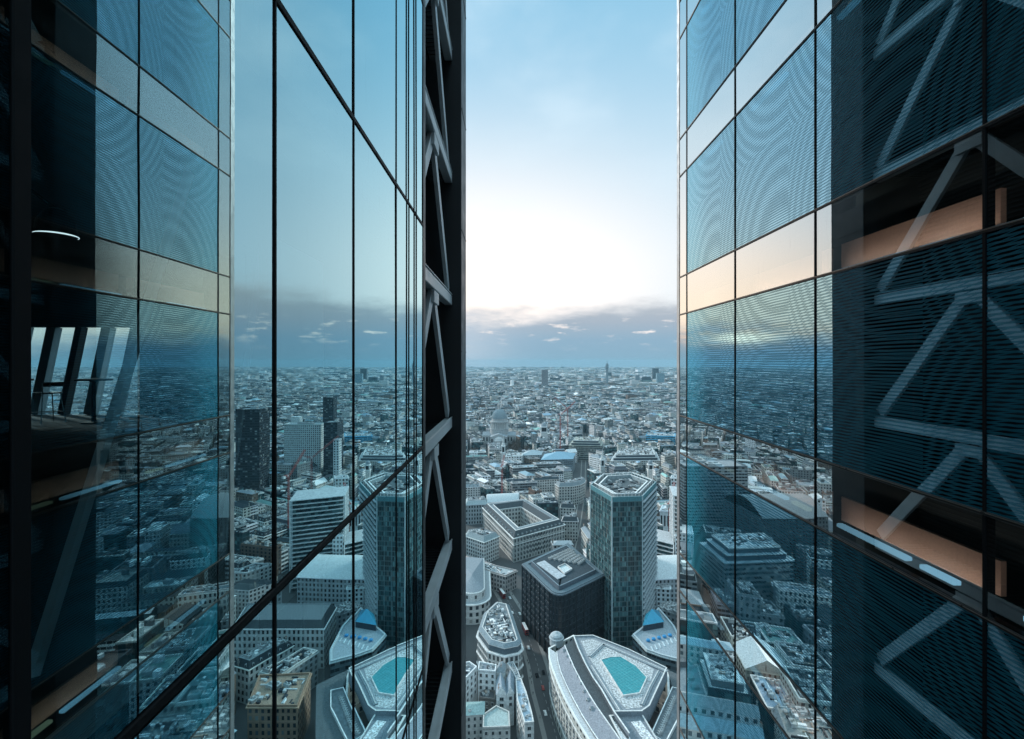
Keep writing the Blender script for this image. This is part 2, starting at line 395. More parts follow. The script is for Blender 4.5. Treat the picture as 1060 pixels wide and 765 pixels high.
# floors, ceilings and the inner lining
for k in range(-4, 6):
    z = E + FL + ST * k
    mb = MB(); mb.box(-17.4, LX - 0.30, -3.5, 8.4, z - 0.32, z - 0.012); mb.box(-17.4, -5.6, 8.4, 14.0, z - 0.32, z - 0.012); partL(mb, 'floor_slab', M_carpet)
    mb = MB(); mb.box(LX - 0.298, LX - 0.125, -3.5, 8.58, z - 0.30, z + 0.015); partL(mb, 'slab_edge', M_sill)
    mb = MB(); mb.box(-17.4, LX - 0.7, -3.5, 8.3, z - 0.62, z - 0.34); partL(mb, 'ceiling', M_int)
mb = MB()
zb, zt = E - 20, E + 20
mb.box(-17.9, -17.5, -3.6, 14.2, zb, zt); mb.box(-17.5, LX - 0.2, -3.95, -3.6, zb, zt)
mb.box(-5.5, LX - 0.25, 8.70, 8.95, zb, zt); mb.box(-5.5, -5.2, 8.95, 14.2, zb, zt)
for k in kz:
    if k != 0: mb.box(-17.5, -5.52, 13.9, 14.2, E + FL + ST * k, E + FL + ST * (k + 1) - 0.28)
partL(mb, 'inner_wall', M_int)
# end wall of the room on the camera's storey: raking mullions with the skyline behind
fz0, fz1 = E + FL, E + 0.98
mb = MB(); mb.box(-17.5, -5.52, 13.9, 14.2, fz1, fz0 + ST - 0.28); mb.box(-10.6, -5.52, 13.92, 14.18, fz0, fz1)
partL(mb, 'window_head', M_int)
mb = MB(); pane(mb, 0, 0, 6.9, 0, 2.5, 1)
o = partL(mb, 'window_glass', [M_clear, M_black]); o.location = (-10.6 - LX, 14.02 - 6, fz0); o.rotation_euler = (0, 0, R(90))
for i in range(9):
    xb = -17.5 + 0.78 * i
    mb = MB(); mb.bar((xb, 13.98, fz0), (xb + 0.52, 13.98, fz1), 0.26 if i % 2 else 0.18, 0.22, (0, 1, 0)); partL(mb, 'raking_mullion', M_steel if i % 3 else M_dsteel)
mb = MB(); mb.bar((LX - 0.75, 3.5, E + 1.35), (LX - 0.75, 2.35, E + FL), 0.045, 0.045, (1, 0, 0)); partL(mb, 'raking_strut', M_steel)
mb = MB(); mb.bar((LX - 0.75, 4.6, E + 1.35), (LX - 0.75, 3.9, E + FL), 0.03, 0.05, (1, 0, 0)); partL(mb, 'raking_strut', M_steel)
mb = MB(); mb.lathe([(0.10, E + FL - ST), (0.10, E + FL - 0.62)], 20, -2.02, 5.0); partL(mb, 'column', M_cream)
mb = MB(); mb.bbox(-2.06, -2.0, 4.19, 5.22, E - 0.30, E + 1.05, 0.01); partL(mb, 'partition_board', M_white)
# the open bay: recessed steel frame with K-braces between storey beams
FX = -1.86
BY0, BY1, APX = 8.95, 15.42, 12.25
BZ = [1.92 - 3.86 * j for j in range(-3, 5)]
for j, bz in enumerate(BZ):
    mb = MB(); mb.bbox(FX - 0.24, FX, 8.96, BY1 - 0.01, E + bz - 0.15, E + bz + 0.15, 0.015); mb.box(FX - 0.03, FX + 0.012, 8.96, BY1 - 0.02, E + bz + 0.175, E + bz + 0.195)
    partL(mb, 'storey_beam', M_steel)
    if j < len(BZ) - 1:
        zt_, zb_ = E + bz - 0.175, E + BZ[j + 1] + 0.20
        for yf in (BY0 + 0.1, BY1 - 0.12):
            s_ = 0.14 if yf > APX else -0.14
            mb = MB(); mb.bar((FX - 0.13, APX + s_, zt_ - 0.06), (FX - 0.13, yf, zb_ + 0.10), 0.33, 0.10, (1, 0, 0)); partL(mb, 'zigzag_brace', M_steel)
        mb = MB(); mb.box(FX - 0.10, FX - 0.005, APX - 0.36, APX + 0.36, zt_ - 0.30, zt_ - 0.01); partL(mb, 'gusset_plate', M_steel)
    # grating landing behind the frame
    mb = MB(); z = E + bz - 0.05
    for i in range(34):
        y = 9.05 + i * 0.187; mb.box(-3.25, FX - 0.27, y, y + 0.05, z, z + 0.05)
    mb.box(-3.25, -3.19, 9.0, 15.4, z - 0.08, z - 0.003); mb.box(-2.62, -2.56, 9.0, 15.4, z - 0.08, z - 0.003)
    partL(mb, 'grating_landing', M_dsteel)
    mb = MB()
    for i in range(26):
        zz = E + bz - 3.4 + i * 0.125; mb.box(-3.33, -3.27, 9.0, 15.4, zz, zz + 0.055)
    partL(mb, 'louvre_screen', M_dsteel)
mb = MB(); mb.box(-3.6, -3.4, 8.96, 15.43, zb, zt); partL(mb, 'back_wall', M_black)
mb = MB(); mb.bbox(-3.6, LX - 0.01, 15.44, 17.0, zb, zt, 0.02)
for i in range(10):
    z = E - 19 + i * 3.86; mb.box(LX - 0.009, LX + 0.004, 15.5, 16.95, z, z + 0.03)
partL(mb, 'corner_column', M_dsteel)
mb = MB(); mb.bbox(LX - 0.22, LX - 0.005, 8.67, 8.93, zb, zt, 0.01); partL(mb, 'edge_post', M_dsteel)
mb = MB()
mb.box(-17.9, LX, -3.95, 17.0, 0.0, E - 20.01); mb.box(-17.9, LX, -3.95, 17.0, E + 20.01, E + 26)
partL(mb, 'tower_shaft', M_dsteel)

# ---- right tower: wide ribbed panels between clear spandrel strips
TR = empty('glass_tower', (RX, 6, 0), 'tall tower of ribbed blue glass panels split by clear pale spandrel strips', 'tower')
def partR(mb, name, m): return mb.build(name, m, TR, (-RX, -6, 0))
ysR = [-3.3, -0.55, 2.20, 4.94, 7.69, 10.45, 13.32, 13.88]
BOARD_FILL_W = 2.8
SP0, SP1 = -2.60, -1.54        # spandrel strip, relative to the eye
for k in range(-3, 6):
    z0, z1, z2 = E + SP0 + ST * k, E + SP1 + ST * k, E + SP0 + ST * (k + 1)
    for a, b in zip(ysR[:-1], ysR[1:]):
        last = b > 13.5
        mb = MB(); pane(mb, RX, a + 0.02, b - 0.02, z0 + 0.025, z1 - 0.025, -1); partR(mb, 'spandrel_pane', [M_glassS, M_black])
        mb = MB(); pane(mb, RX, a + 0.02, b - 0.02, z1 + 0.025, z2 - 0.025, -1); partR(mb, 'ribbed_pane', [M_glassS if last else M_glassR, M_black])
        if not last:
            mb = MB(); mb.box(RX + 0.34, RX + 0.40, a + 0.18, b - 0.10, z0 + 0.13, z0 + 0.50); partR(mb, 'firestop_board', M_brown)
            mb = MB(); mb.box(RX + 0.24, RX + 0.33, a + 1.30, b - 0.14, z0 + 0.045, z0 + 0.095); partR(mb, 'light_strip', M_slot)
            if -1 <= k <= 2 and a > -1 and b < 11:      # added area light, brightens the board beyond the lit strip's own glow
                ld = bpy.data.lights.new('board_fill', 'AREA'); ld.shape = 'RECTANGLE'; ld.size = b - a - 0.5; ld.size_y = 0.05; ld.energy = BOARD_FILL_W; ld.color = (1.0, 0.95, 0.9)
                lo_ = bpy.data.objects.new('board_fill', ld); COL.objects.link(lo_); lo_.parent = TR; lo_.location = (0.13, (a + b) / 2 - 6, z0 + 0.09); lo_.rotation_euler = (0, R(-130), R(0)); lo_.rotation_euler = Vector((0.24, 0, 0.26)).to_track_quat('-Z', 'Y').to_euler()
            mb = MB(); mb.box(RX + 0.24, RX + 0.33, a + 0.62, a + 1.08, z0 + 0.045, z0 + 0.095); partR(mb, 'light_strip', M_slot if a < 6 else M_warm)
    for z in (z0, z1):
        mb = MB(); mb.bbox(RX - 0.016, RX + 0.10, -3.4, 13.88, z - 0.022, z + 0.022, 0.005); partR(mb, 'rail', M_rail)
        mb = MB(); mb.box(RX - 0.022, RX - 0.017, -3.4, 13.88, z + 0.004, z + 0.014)
        partR(mb, 'rail_lip', M_railhi)
    mb = MB(); mb.box(RX + 0.45, 18.0, -3.3, 13.6, z0 + 0.52, z1 - 0.03); partR(mb, 'floor_slab', M_int)
for y in ysR[:-1]:
    mb = MB(); mb.bbox(RX - 0.014, RX + 0.09, y - 0.019, y + 0.019, E - 14.6, E + 20.0, 0.004); partR(mb, 'mullion', M_black)
mb = MB(); mb.bbox(RX - 0.012, RX + 0.30, 13.885, 14.10, E - 14.6, E + 20.0, 0.01); partR(mb, 'corner_strip', M_edge)
mb = MB()
mb.box(RX + 3.2, RX + 3.5, -3.4, 13.6, E - 14.6, E + 20); mb.box(RX + 0.32, 18.0, 13.7, 14.08, E - 14.6, E + 20); mb.box(RX + 0.05, 18, -3.9, -3.5, E - 14.6, E + 20)
partR(mb, 'inner_wall', M_int)
for k in range(-3, 6):
    for y in (3.4, 8.9):
        mb = MB(); z1 = E + SP1 + ST * k
        mb.lathe([(0.16, z1), (0.16, z1 + 2.8)], 14, RX + 1.3, y); partR(mb, 'column', M_int)
mb = MB(); mb.box(RX, 18.0, -3.9, 14.1, 0.0, E - 14.61); mb.box(RX, 18.0, -3.9, 14.1, E + 20.01, E + 26)
partR(mb, 'tower_shaft', M_dsteel)

# ---- furniture in the left tower's room
def bar_table(x, y, label):
    t = empty('bar_table', (x, y, E + FL), label, 'table')
    mb = MB(); mb.lathe([(0.36, 1.04), (0.375, 1.05), (0.375, 1.075), (0.36, 1.085)], 28); mb.build('table_top', M_dsteel, t)
    mb = MB(); mb.lathe([(0.055, 0.03), (0.045, 0.1), (0.045, 1.0), (0.12, 1.04)], 16); mb.build('pedestal', M_black, t)
    mb = MB(); mb.lathe([(0.25, 0.0), (0.25, 0.02), (0.06, 0.035)], 24); mb.build('base', M_black, t)
def bar_chair(x, y, rz, label):
    t = empty('bar_chair', (x, y, E + FL), label, 'chair', rz=rz)
    mb = MB(); mb.bbox(-0.21, 0.21, -0.2, 0.2, 0.72, 0.755, 0.012); mb.build('seat', M_chrome, t)
    mb = MB(); mb.tube([(-0.2, 0.19, 0.75), (-0.21, 0.24, 1.0), (0.21, 0.24, 1.0), (0.2, 0.19, 0.75)], 0.014, 8); mb.bbox(-0.2, 0.2, 0.225, 0.245, 0.9, 0.99, 0.005); mb.build('backrest', M_chrome, t)
    for sx_ in (-1, 1):
        for sy_ in (-1, 1):
            mb = MB(); mb.tube([(sx_ * 0.18, sy_ * 0.17, 0.72), (sx_ * 0.25, sy_ * 0.25, 0.0)], 0.013, 8); mb.build('leg', M_chrome, t)
    mb = MB()
    q = [(-0.225, -0.225), (0.225, -0.225), (0.225, 0.225), (-0.225, 0.225)]
    for i in range(4): mb.tube([(*q[i], 0.27), (*q[(i + 1) % 4], 0.27)], 0.009, 6)
    mb.build('footrest', M_chrome, t)
bar_table(-12.25, 12.0, 'dark round bar table standing nearest the left picture edge behind the glass')
bar_chair(-11.45, 12.05, R(250), 'slim metal bar chair between the two dark bar tables')
bar_table(-10.35, 12.1, 'dark round bar table beside the raking window mullions')
bar_chair(-13.0, 11.9, R(75), 'slim metal bar chair at the outer side of the leftmost bar table')
lp = empty('arc_lamp', (-3.33, 2.9, E + FL + 0.0), 'arched metal lamp with a glowing dome rim inside the left room', 'lamp')
arc = [(-0.95 + 0.0, 0.0, 2.90), (-0.62, 0.1, 2.98), (-0.3, 0.25, 2.90), (0.0, 0.4, 2.74), (0.16, 0.5, 2.58)]
mb = MB(); mb.lathe([(0.2, 0), (0.2, 0.03), (0.03, 0.05)], 20, -0.95, 0.0); mb.build('base', M_black, lp)
mb = MB(); mb.tube([(-0.95, 0, 0.03), (-0.95, 0, 2.3)] + arc, 0.011, 8); mb.build('stem', M_chrome, lp)
mb = MB(); mb.lathe([(0.02, 2.59), (0.06, 2.57), (0.105, 2.50), (0.12, 2.40)], 24, 0.16, 0.5); mb.build('lamp_shade', M_dsteel, lp)
mb = MB(); mb.tube([(0.16 + 0.121 * math.cos(a), 0.5 + 0.121 * math.sin(a), 2.395) for a in [R(-125 + 11 * i) for i in range(18)]], [0.0015 + 0.0035 * math.sin(math.pi * i / 17) for i in range(18)], 8); mb.build('lamp_rim', M_lamp, lp)
# ================================================================== THE CITY
rnd = random.Random(11)
F = 505.0
def P(px, py, h):
    """ground-plan point of a corner seen at photo pixel (px, py) that stands h metres above the street"""
    d = F * (EYE - h) / (py - 374.0); return ((px - 529.0) / F * d, d)
def ccw(poly):
    a = sum(poly[i][0] * poly[(i + 1) % len(poly)][1] - poly[(i + 1) % len(poly)][0] * poly[i][1] for i in range(len(poly)))
    return list(poly) if a > 0 else list(reversed(poly))
def inset(poly, d):
    n = len(poly); out = []
    for i in range(n):
        p0, p1, p2 = Vector(poly[i - 1]), Vector(poly[i]), Vector(poly[(i + 1) % n])
        a = (p1 - p0).normalized(); b = (p2 - p1).normalized()
        na, nb = Vector((-a.y, a.x)), Vector((-b.y, b.x))
        k = na + nb; q = max(0.25, 1 + na.dot(nb))
        out.append(tuple(p1 + k * (d / q)))
    return out
def centroid(poly): return (sum(p[0] for p in poly) / len(poly), sum(p[1] for p in poly) / len(poly))
def area(poly): return abs(sum(poly[i][0] * poly[(i + 1) % len(poly)][1] - poly[(i + 1) % len(poly)][0] * poly[i][1] for i in range(len(poly)))) / 2
def r3(poly, z): return [(p[0], p[1], z) for p in poly]
def rel(poly, c): return [(p[0] - c[0], p[1] - c[1]) for p in poly]
def in_poly(p, poly):
    x, y = p; r = False; n = len(poly)
    for i in range(n):
        (x0, y0), (x1, y1) = poly[i], poly[i - 1]
        if (y0 > y) != (y1 > y) and x < (x1 - x0) * (y - y0) / (y1 - y0) + x0: r = not r
    return r
def jit(c, s=0.12, r=rnd):
    k = 1 + r.uniform(-s, s); return tuple(max(0.01, min(0.85, x * k * (1 + r.uniform(-0.03, 0.03)))) for x in c)
def wallface(mb, a, b, z0, z1, col, cw=3.2, ch=3.5, ground=True):
    L = math.hypot(b[0] - a[0], b[1] - a[1]); nu = max(1, round(L / cw)); nv = max(1, round((z1 - z0) / ch))
    if L < cw * 0.8: mb.quad((*a, z0), (*b, z0), (*b, z1), (*a, z1), col, None); return
    ou = rnd.randrange(400)
    mb.quad((*a, z0), (*b, z0), (*b, z1), (*a, z1), col, [(ou, 0), (ou + nu, 0), (ou + nu, nv), (ou, nv)])
def walls(mb, poly, z0, z1, col, cw=3.2, ch=3.5):
    for i in range(len(poly)): wallface(mb, poly[i], poly[(i + 1) % len(poly)], z0, z1, col, cw, ch)
def ringband(mb, a, za, b, zb_, col, mi=0):
    for i in range(len(a)):
        j = (i + 1) % len(a); mb.quad((*a[i], za), (*a[j], za), (*b[j], zb_), (*b[i], zb_), col, None, mi)
def flat_roof(mb, poly, z, col, dcol, par=1.0, w=0.6):
    inn = inset(poly, w)
    ringband(mb, poly, z - 0.6, poly, z + par, col); ringband(mb, poly, z + par, inn, z + par, col); ringband(mb, inn, z + par, inn, z, col)
    mb.face(r3(inn, z), dcol)
def cornice(mb, poly, z, out, h, col):
    o = inset(poly, -out); ringband(mb, poly, z, o, z, col); ringband(mb, o, z, o, z + h, col); ringband(mb, o, z + h, inset(poly, 0.2), z + h + 0.02, col)
def mansard(mb, poly, z, col, dcol, hgt=4.0, run=2.2, deckdrop=0.5):
    inn = inset(poly, run); inn2 = inset(poly, run + 0.7)
    ringband(mb, poly, z, inn, z + hgt, col); ringband(mb, inn, z + hgt, inn2, z + hgt, dcol); ringband(mb, inn2, z + hgt, inn2, z + hgt - deckdrop, dcol)
    mb.face(r3(inn2, z + hgt - deckdrop), dcol)
def gable(mb, q, z, rise, col, wcol, over=0.3):
    """pitched roof over a quad, ridge along its longer side"""
    q = list(q)
    if math.dist(q[0], q[1]) < math.dist(q[1], q[2]): q = q[1:] + q[:1]
    m0 = ((q[1][0] + q[2][0]) / 2, (q[1][1] + q[2][1]) / 2); m1 = ((q[3][0] + q[0][0]) / 2, (q[3][1] + q[0][1]) / 2)
    mb.quad((*q[0], z), (*q[1], z), (*m0, z + rise), (*m1, z + rise), col); mb.quad((*q[2], z), (*q[3], z), (*m1, z + rise), (*m0, z + rise), col)
    mb.face([(*q[1], z), (*q[2], z), (*m0, z + rise)], wcol); mb.face([(*q[3], z), (*q[0], z), (*m1, z + rise)], wcol)
def hip(mb, q, z, rise, col):
    q = list(q)
    if math.dist(q[0], q[1]) < math.dist(q[1], q[2]): q = q[1:] + q[:1]
    m0 = Vector(((q[1][0] + q[2][0]) / 2, (q[1][1] + q[2][1]) / 2)); m1 = Vector(((q[3][0] + q[0][0]) / 2, (q[3][1] + q[0][1]) / 2))
    d = (m1 - m0); k = min(0.45, 0.5 * math.dist(q[1], q[2]) / max(1, d.length)); a = m0 + d * k; b = m1 - d * k
    mb.quad((*q[0], z), (*q[1], z), (*a, z + rise), (*b, z + rise), col); mb.quad((*q[2], z), (*q[3], z), (*b, z + rise), (*a, z + rise), col)
    mb.face([(*q[1], z), (*q[2], z), (*a, z + rise)], col); mb.face([(*q[3], z), (*q[0], z), (*b, z + rise)], col)

# ---- shared small meshes ------------------------------------------------
def unit_window(frame_m):
    mb = MB(); mb.box(-0.5, -0.40, -0.22, 0.02, 0, 1, None, 0); mb.box(0.40, 0.5, -0.22, 0.02, 0, 1, None, 0); mb.box(-0.399, 0.399, -0.22, 0.02, 0.93, 1, None, 0)
    mb.box(-0.55, 0.55, -0.3, 0.02, -0.06, -0.001, None, 0); mb.box(-0.02, 0.02, -0.10, 0.0, 0.002, 0.928, None, 0)
    mb.quad((-0.399, -0.03, 0), (0.399, -0.03, 0), (0.399, -0.03, 0.93), (-0.399, -0.03, 0.93), None, None, 1)
    return mb.mesh('window', [frame_m, M_winpane])
ME_WIN = unit_window(M_winframe); ME_WIND = unit_window(M_darkframe)
mb = MB(); mb.bbox(-0.5, 0.5, -0.5, 0.5, 0, 0.8, 0.03, (0.42, 0.45, 0.46))
for i in range(6): mb.box(-0.52, 0.52, -0.44 + i * 0.15, -0.36 + i * 0.15, 0.25, 0.7, (0.2, 0.22, 0.23))
mb.lathe([(0.17, 0.8), (0.17, 1.0), (0.12, 1.0), (0.12, 0.93)], 10, -0.2, 0.1, (0.25, 0.27, 0.28)); mb.lathe([(0.17, 0.8), (0.17, 1.0), (0.12, 1.0), (0.12, 0.93)], 10, 0.22, -0.1, (0.25, 0.27, 0.28))
ME_UNIT = mb.mesh('rooftop_unit', M_plain)
mb = MB(); mb.bbox(-0.5, 0.5, -0.25, 0.25, 0, 2.2, 0.04, (0.33, 0.30, 0.27)); mb.box(-0.56, 0.56, -0.31, 0.31, 2.0, 2.12, (0.4, 0.38, 0.35))
for i in range(4): mb.lathe([(0.09, 2.2), (0.075, 2.7)], 8, -0.36 + i * 0.24, 0, (0.36, 0.2, 0.14))
ME_CHIM = mb.mesh('chimney', M_plain)
mb = MB(); c = (0.5, 0.52, 0.52)
mb.box(-0.6, 0.6, -0.05, 1.6, 0, 1.5, c); gable(mb, [(-0.7, -0.12), (0.7, -0.12), (0.7, 1.6), (-0.7, 1.6)], 1.5, 0.5, (0.24, 0.27, 0.29), c)
mb.box(-0.42, 0.42, -0.07, -0.052, 0.2, 1.3, (0.02, 0.03, 0.035))
ME_DORM = mb.mesh('dormer', M_plain)
def clutter(mb, zone, z, n, rz):
    """ducts, hatches, vents and cable trays fixed to a roof"""
    ca, sa = math.cos(rz), math.sin(rz)
    for _ in range(n):
        p = roof_spot(zone, rnd); kind = rnd.random()
        if kind < .35: a, b, h = rnd.uniform(.5, 1.1), rnd.uniform(.5, 1.1), rnd.uniform(.5, 1.6)
        elif kind < .7: a, b, h = rnd.uniform(1.5, 4), rnd.uniform(.2, .4), rnd.uniform(.4, .9)
        else: a, b, h = rnd.uniform(.2, .4), rnd.uniform(1.2, 3), rnd.uniform(.3, .8)
        c = rnd.choice(((0.8, 0.82, 0.83), (0.72, 0.74, 0.75), (0.5, 0.53, 0.55), (0.03, 0.04, 0.05), (0.05, 0.06, 0.07), (0.35, 0.30, 0.26)))
        q = [(p[0] + x * ca - y * sa, p[1] + x * sa + y * ca) for x, y in ((-a, -b), (a, -b), (a, b), (-a, b))]
        if all(in_poly(t, zone) for t in q): mb.hexa([(*t, z) for t in q], [(*t, z + h) for t in q], c, 0, False)
def roof_spot(poly, r):
    a, b, c = poly[0], poly[1 % len(poly)], poly[2 % len(poly)]
    for _ in range(12):
        i = r.randrange(len(poly)); j = r.randrange(len(poly)); k = r.randrange(len(poly)); u, v = r.random(), r.random()
        if u + v > 1: u, v = 1 - u, 1 - v
        p = tuple(poly[i][t] + (poly[j][t] - poly[i][t]) * u + (poly[k][t] - poly[i][t]) * v for t in (0, 1))
        if in_poly(p, poly): return p
    return centroid(poly)
class Bld:
    """one building: an empty with wall, roof, windows ... as its parts"""
    def __init__(s, poly, name='office_building', label=None, group=None, cat='building'):
        s.poly = ccw(poly); s.c = centroid(s.poly); s.p = rel(s.poly, s.c)
        s.root = empty(name, (*s.c, 0.0), label, cat, group); s.nw = 0; s.rest = None
    def r(s, pts): return rel(pts, s.c)
    def part(s, mb, name, m=None): return mb.build(name, m or M_plain, s.root)
    def windows(s, a, b, z0, z1, cols, rows, wf=0.55, hf=0.62, me=None, name='window'):
        """rows x cols of window pieces on the wall a->b (relative, outside on the right)"""
        a, b = Vector(a), Vector(b); d = b - a; L = d.length
        if L < 1: return
        ang = math.atan2(d.y, d.x); u = d / L; cw, chh = L / cols, (z1 - z0) / rows
        for rr in range(rows - 1, -1, -1):
            for cc in range(cols):
                p = a + u * ((cc + 0.5) * cw)
                sc_ = (cw * wf, 1.0, chh * hf); loc = (p.x, p.y, z0 + (rr + 0.2) * chh)
                if s.nw < 100: inst(name, me or ME_WIN, s.root, loc, ang, sc_); s.nw += 1
                else:
                    if s.rest is None: s.rest = []
                    s.rest.append((loc, ang, sc_))
        s.me = me or ME_WIN
    def flush(s):
        if s.rest:
            mb = MB(); src = s.me
            for loc, ang, k in s.rest:
                ca, sa = math.cos(ang), math.sin(ang)
                for f in src.polygons:
                    pts = []
                    for vi in f.vertices:
                        x, y, z = src.vertices[vi].co; x *= k[0]; y *= k[1]; z *= k[2]
                        pts.append((loc[0] + x * ca - y * sa, loc[1] + x * sa + y * ca, loc[2] + z))
                    mb.face(pts, None, None, f.material_index)
            o = mb.build('window', list(src.materials), s.root); o['kind'] = 'stuff'
    def unit(s, xy, z, sx_, sy_, sz_, rz=0, me=None, name='rooftop_unit'): return inst(name, me or ME_UNIT, s.root, (*xy, z), rz, (sx_, sy_, sz_))
    def dormers(s, a, b, z, n, k=1.0):
        a, b = Vector(a), Vector(b); ang = math.atan2((b - a).y, (b - a).x)
        for i in range(n):
            p = a + (b - a) * ((i + 0.5) / n); inst('dormer', ME_DORM, s.root, (p.x, p.y, z), ang, (k, k, k))

STONE = (0.50, 0.50, 0.48); PALE = (0.62, 0.63, 0.62); LEAD = (0.30, 0.34, 0.37); SLATE = (0.075, 0.09, 0.10); DECK = (0.24, 0.265, 0.28); DKDECK = (0.14, 0.155, 0.165); WHITE = (0.76, 0.78, 0.78)
HEROES = []                     # footprints the city fabric keeps clear of
def hero(poly, pad=3.0): HEROES.append(inset(ccw(poly), -pad))
def lift(pts, h): return [P(x, y, h) for x, y in pts]
def z4(pts): return [(560 + x / 6.12, 640 + y / 6.12) for x, y in pts]

# ---- 1 the stone block with the teal rooftop skylight ---------------------
L0 = lift(z4([(55, 190), (58, 250), (75, 310), (110, 400), (155, 500), (220, 620), (310, 765), (400, 900)]), 27)
L1 = lift(z4([(100, 215), (108, 280), (128, 350), (162, 430), (207, 520), (262, 620), (325, 720), (420, 860)]), 27.6)
L2 = lift(z4([(150, 172), (178, 240), (213, 320), (255, 400), (302, 480), (352, 560), (405, 635), (500, 770)]), 31)
L3 = lift(z4([(205, 108), (235, 190), (282, 290), (332, 380), (382, 450), (427, 530), (462, 590), (560, 730)]), 33.5)
BACK27 = lift(z4([(205, 112), (335, 118), (565, 212), (800, 330)]), 27)
foot = ccw(L0 + [P(*z4([(820, 900)])[0], 27)] + list(reversed(BACK27)))
B = Bld(foot, 'stone_block', 'pale curved stone block with a teal glass skylight on its gravel roof'); hero(foot)
c = B.c
mb = MB(); walls(mb, B.p, 0, 27, jit(STONE, 0), 4.2, 4.4); cornice(mb, B.p, 26.2, 0.9, 0.8, PALE); cornice(mb, B.p, 6.0, 0.4, 0.5, PALE); cornice(mb, B.p, 20.5, 0.5, 0.5, PALE)
B.part(mb, 'wall', M_wall)
l0, l1, l2, l3 = B.r(L0), B.r(L1), B.r(L2), B.r(L3)
mb = MB()
def strip(mb, a, za, b, zb_, col):
    for i in range(len(a) - 1): mb.quad((*a[i], za), (*a[i + 1], za), (*b[i + 1], zb_), (*b[i], zb_), col)
strip(mb, l0, 27.02, l1, 27.1, (0.5, 0.53, 0.55)); strip(mb, l1, 27.1, l1, 27.9, SLATE)
strip(mb, l1, 27.9, l2, 31.0, (0.25, 0.27, 0.305)); strip(mb, l2, 31.0, l3, 31.2, SLATE); strip(mb, l3, 31.2, l3, 33.5, (0.2, 0.23, 0.26))
B.part(mb, 'lead_slope', M_roof)
mb = MB()
for a, za in ((l2, 31.0), (l3, 33.5), (l1, 27.9)):
    for i in range(len(a) - 1): mb.bar((*a[i], za + 0.2), (*a[i + 1], za + 0.2), 0.45, 0.4, col=WHITE)
B.part(mb, 'parapet_coping', M_plain)
top = ccw(B.r(lift(z4([(205, 108), (330, 104), (560, 194), (800, 312), (690, 552), (640, 588), (462, 590), (427, 530), (382, 450), (332, 380), (282, 290), (235, 190)]), 33.5)))
mb = MB(); ringband(mb, top, 26.0, top, 33.5, (0.22, 0.25, 0.28)); t2 = inset(top, 0.7); ringband(mb, top, 33.5, t2, 33.5, PALE); ringband(mb, t2, 33.5, t2, 32.6, LEAD); mb.face(r3(t2, 32.6), (0.25, 0.28, 0.31))
B.part(mb, 'roof', M_roof)
gr = ccw(B.r(lift(z4([(250, 140), (330, 128), (420, 165), (560, 225), (715, 320), (690, 420), (640, 560), (540, 570), (450, 480), (360, 330), (300, 240)]), 33.0)))
mb = MB(); mb.face(r3(gr, 32.68), (0.38, 0.40, 0.41)); B.part(mb, 'gravel_bed', M_gravel)
fr = ccw(B.r(lift(z4([(215, 112), (325, 112), (395, 140), (310, 250)]), 33.2)))
mb = MB()
sk = ccw(B.r(lift(z4([(382, 262), (440, 245), (505, 243), (600, 300), (668, 372), (622, 470), (522, 485)]), 33.6)))
ringband(mb, inset(sk, -0.5), 32.6, inset(sk, -0.5), 33.7, PALE); ringband(mb, inset(sk, -0.5), 33.7, sk, 33.7, PALE); ringband(mb, sk, 33.7, sk, 33.3, PALE)
B.part(mb, 'skylight_kerb', M_plain)
m_, t_, o_ = mat('teal_skylight_glass')
_p = t_.node('ShaderNodeNewGeometry').outputs['Position']; _x, _y, _z = t_.sep(_p)
_a = t_.m('MULTIPLY_ADD', _x, 0.8, t_.m('MULTIPLY', _y, 0.6)); _b = t_.m('MULTIPLY_ADD', _x, -0.6, t_.m('MULTIPLY', _y, 0.8))
_g = t_.m('MAXIMUM', t_.m('LESS_THAN', t_.m('FRACT', t_.m('MULTIPLY', _a, 0.7)), 0.09), t_.m('LESS_THAN', t_.m('FRACT', t_.m('MULTIPLY', _b, 0.7)), 0.09))
_n = t_.noise(_p, 0.35, 5, 0.6)
_c = t_.mix(_n, (0.018, 0.20, 0.24, 1), (0.045, 0.33, 0.37, 1)); _c = t_.mix(t_.m('MULTIPLY', _g, 0.35), _c, (0.25, 0.55, 0.58, 1))
_c = t_.mix(t_.maprange(t_.noise(_p, 2.6, 2), 0.70, 0.74, 0, 0.6), _c, (0.6, 0.7, 0.7, 1))
_q = principled(t_, _c, 0.3); t_.l.new(_q.outputs[0], o_.inputs[0])
mb = MB(); mb.face(r3(sk, 33.42)); B.part(mb, 'skylight', m_)
mb = MB(); sx0, sx1, sy0, sy1 = min(p[0] for p in sk), max(p[0] for p in sk), min(p[1] for p in sk), max(p[1] for p in sk)
def clipbar(p0, d):
    ts = []
    for i_ in range(len(sk)):
        a, b = Vector(sk[i_]), Vector(sk[(i_ + 1) % len(sk)]); e = b - a; den = d.x * e.y - d.y * e.x
        if abs(den) < 1e-6: continue
        w_ = a - p0; t = (w_.x * e.y - w_.y * e.x) / den; s_ = (w_.x * d.y - w_.y * d.x) / den
        if 0 <= s_ <= 1: ts.append(t)
    if len(ts) >= 2: a, b = p0 + d * min(ts), p0 + d * max(ts); mb.bar((a.x, a.y, 33.46), (b.x, b.y, 33.46), 0.14, 0.12, col=(0.16, 0.42, 0.45))
for ang in (0.55, 0.55 + math.pi / 2):
    d = Vector((math.cos(ang), math.sin(ang))); nn_ = Vector((-d.y, d.x)); c0 = Vector(centroid(sk))
    for q_ in range(-12, 13): clipbar(c0 + nn_ * q_ * 1.9, d)
B.part(mb, 'glazing_bar', M_plain)
mb = MB()      # raised walkway bands framing the gravel
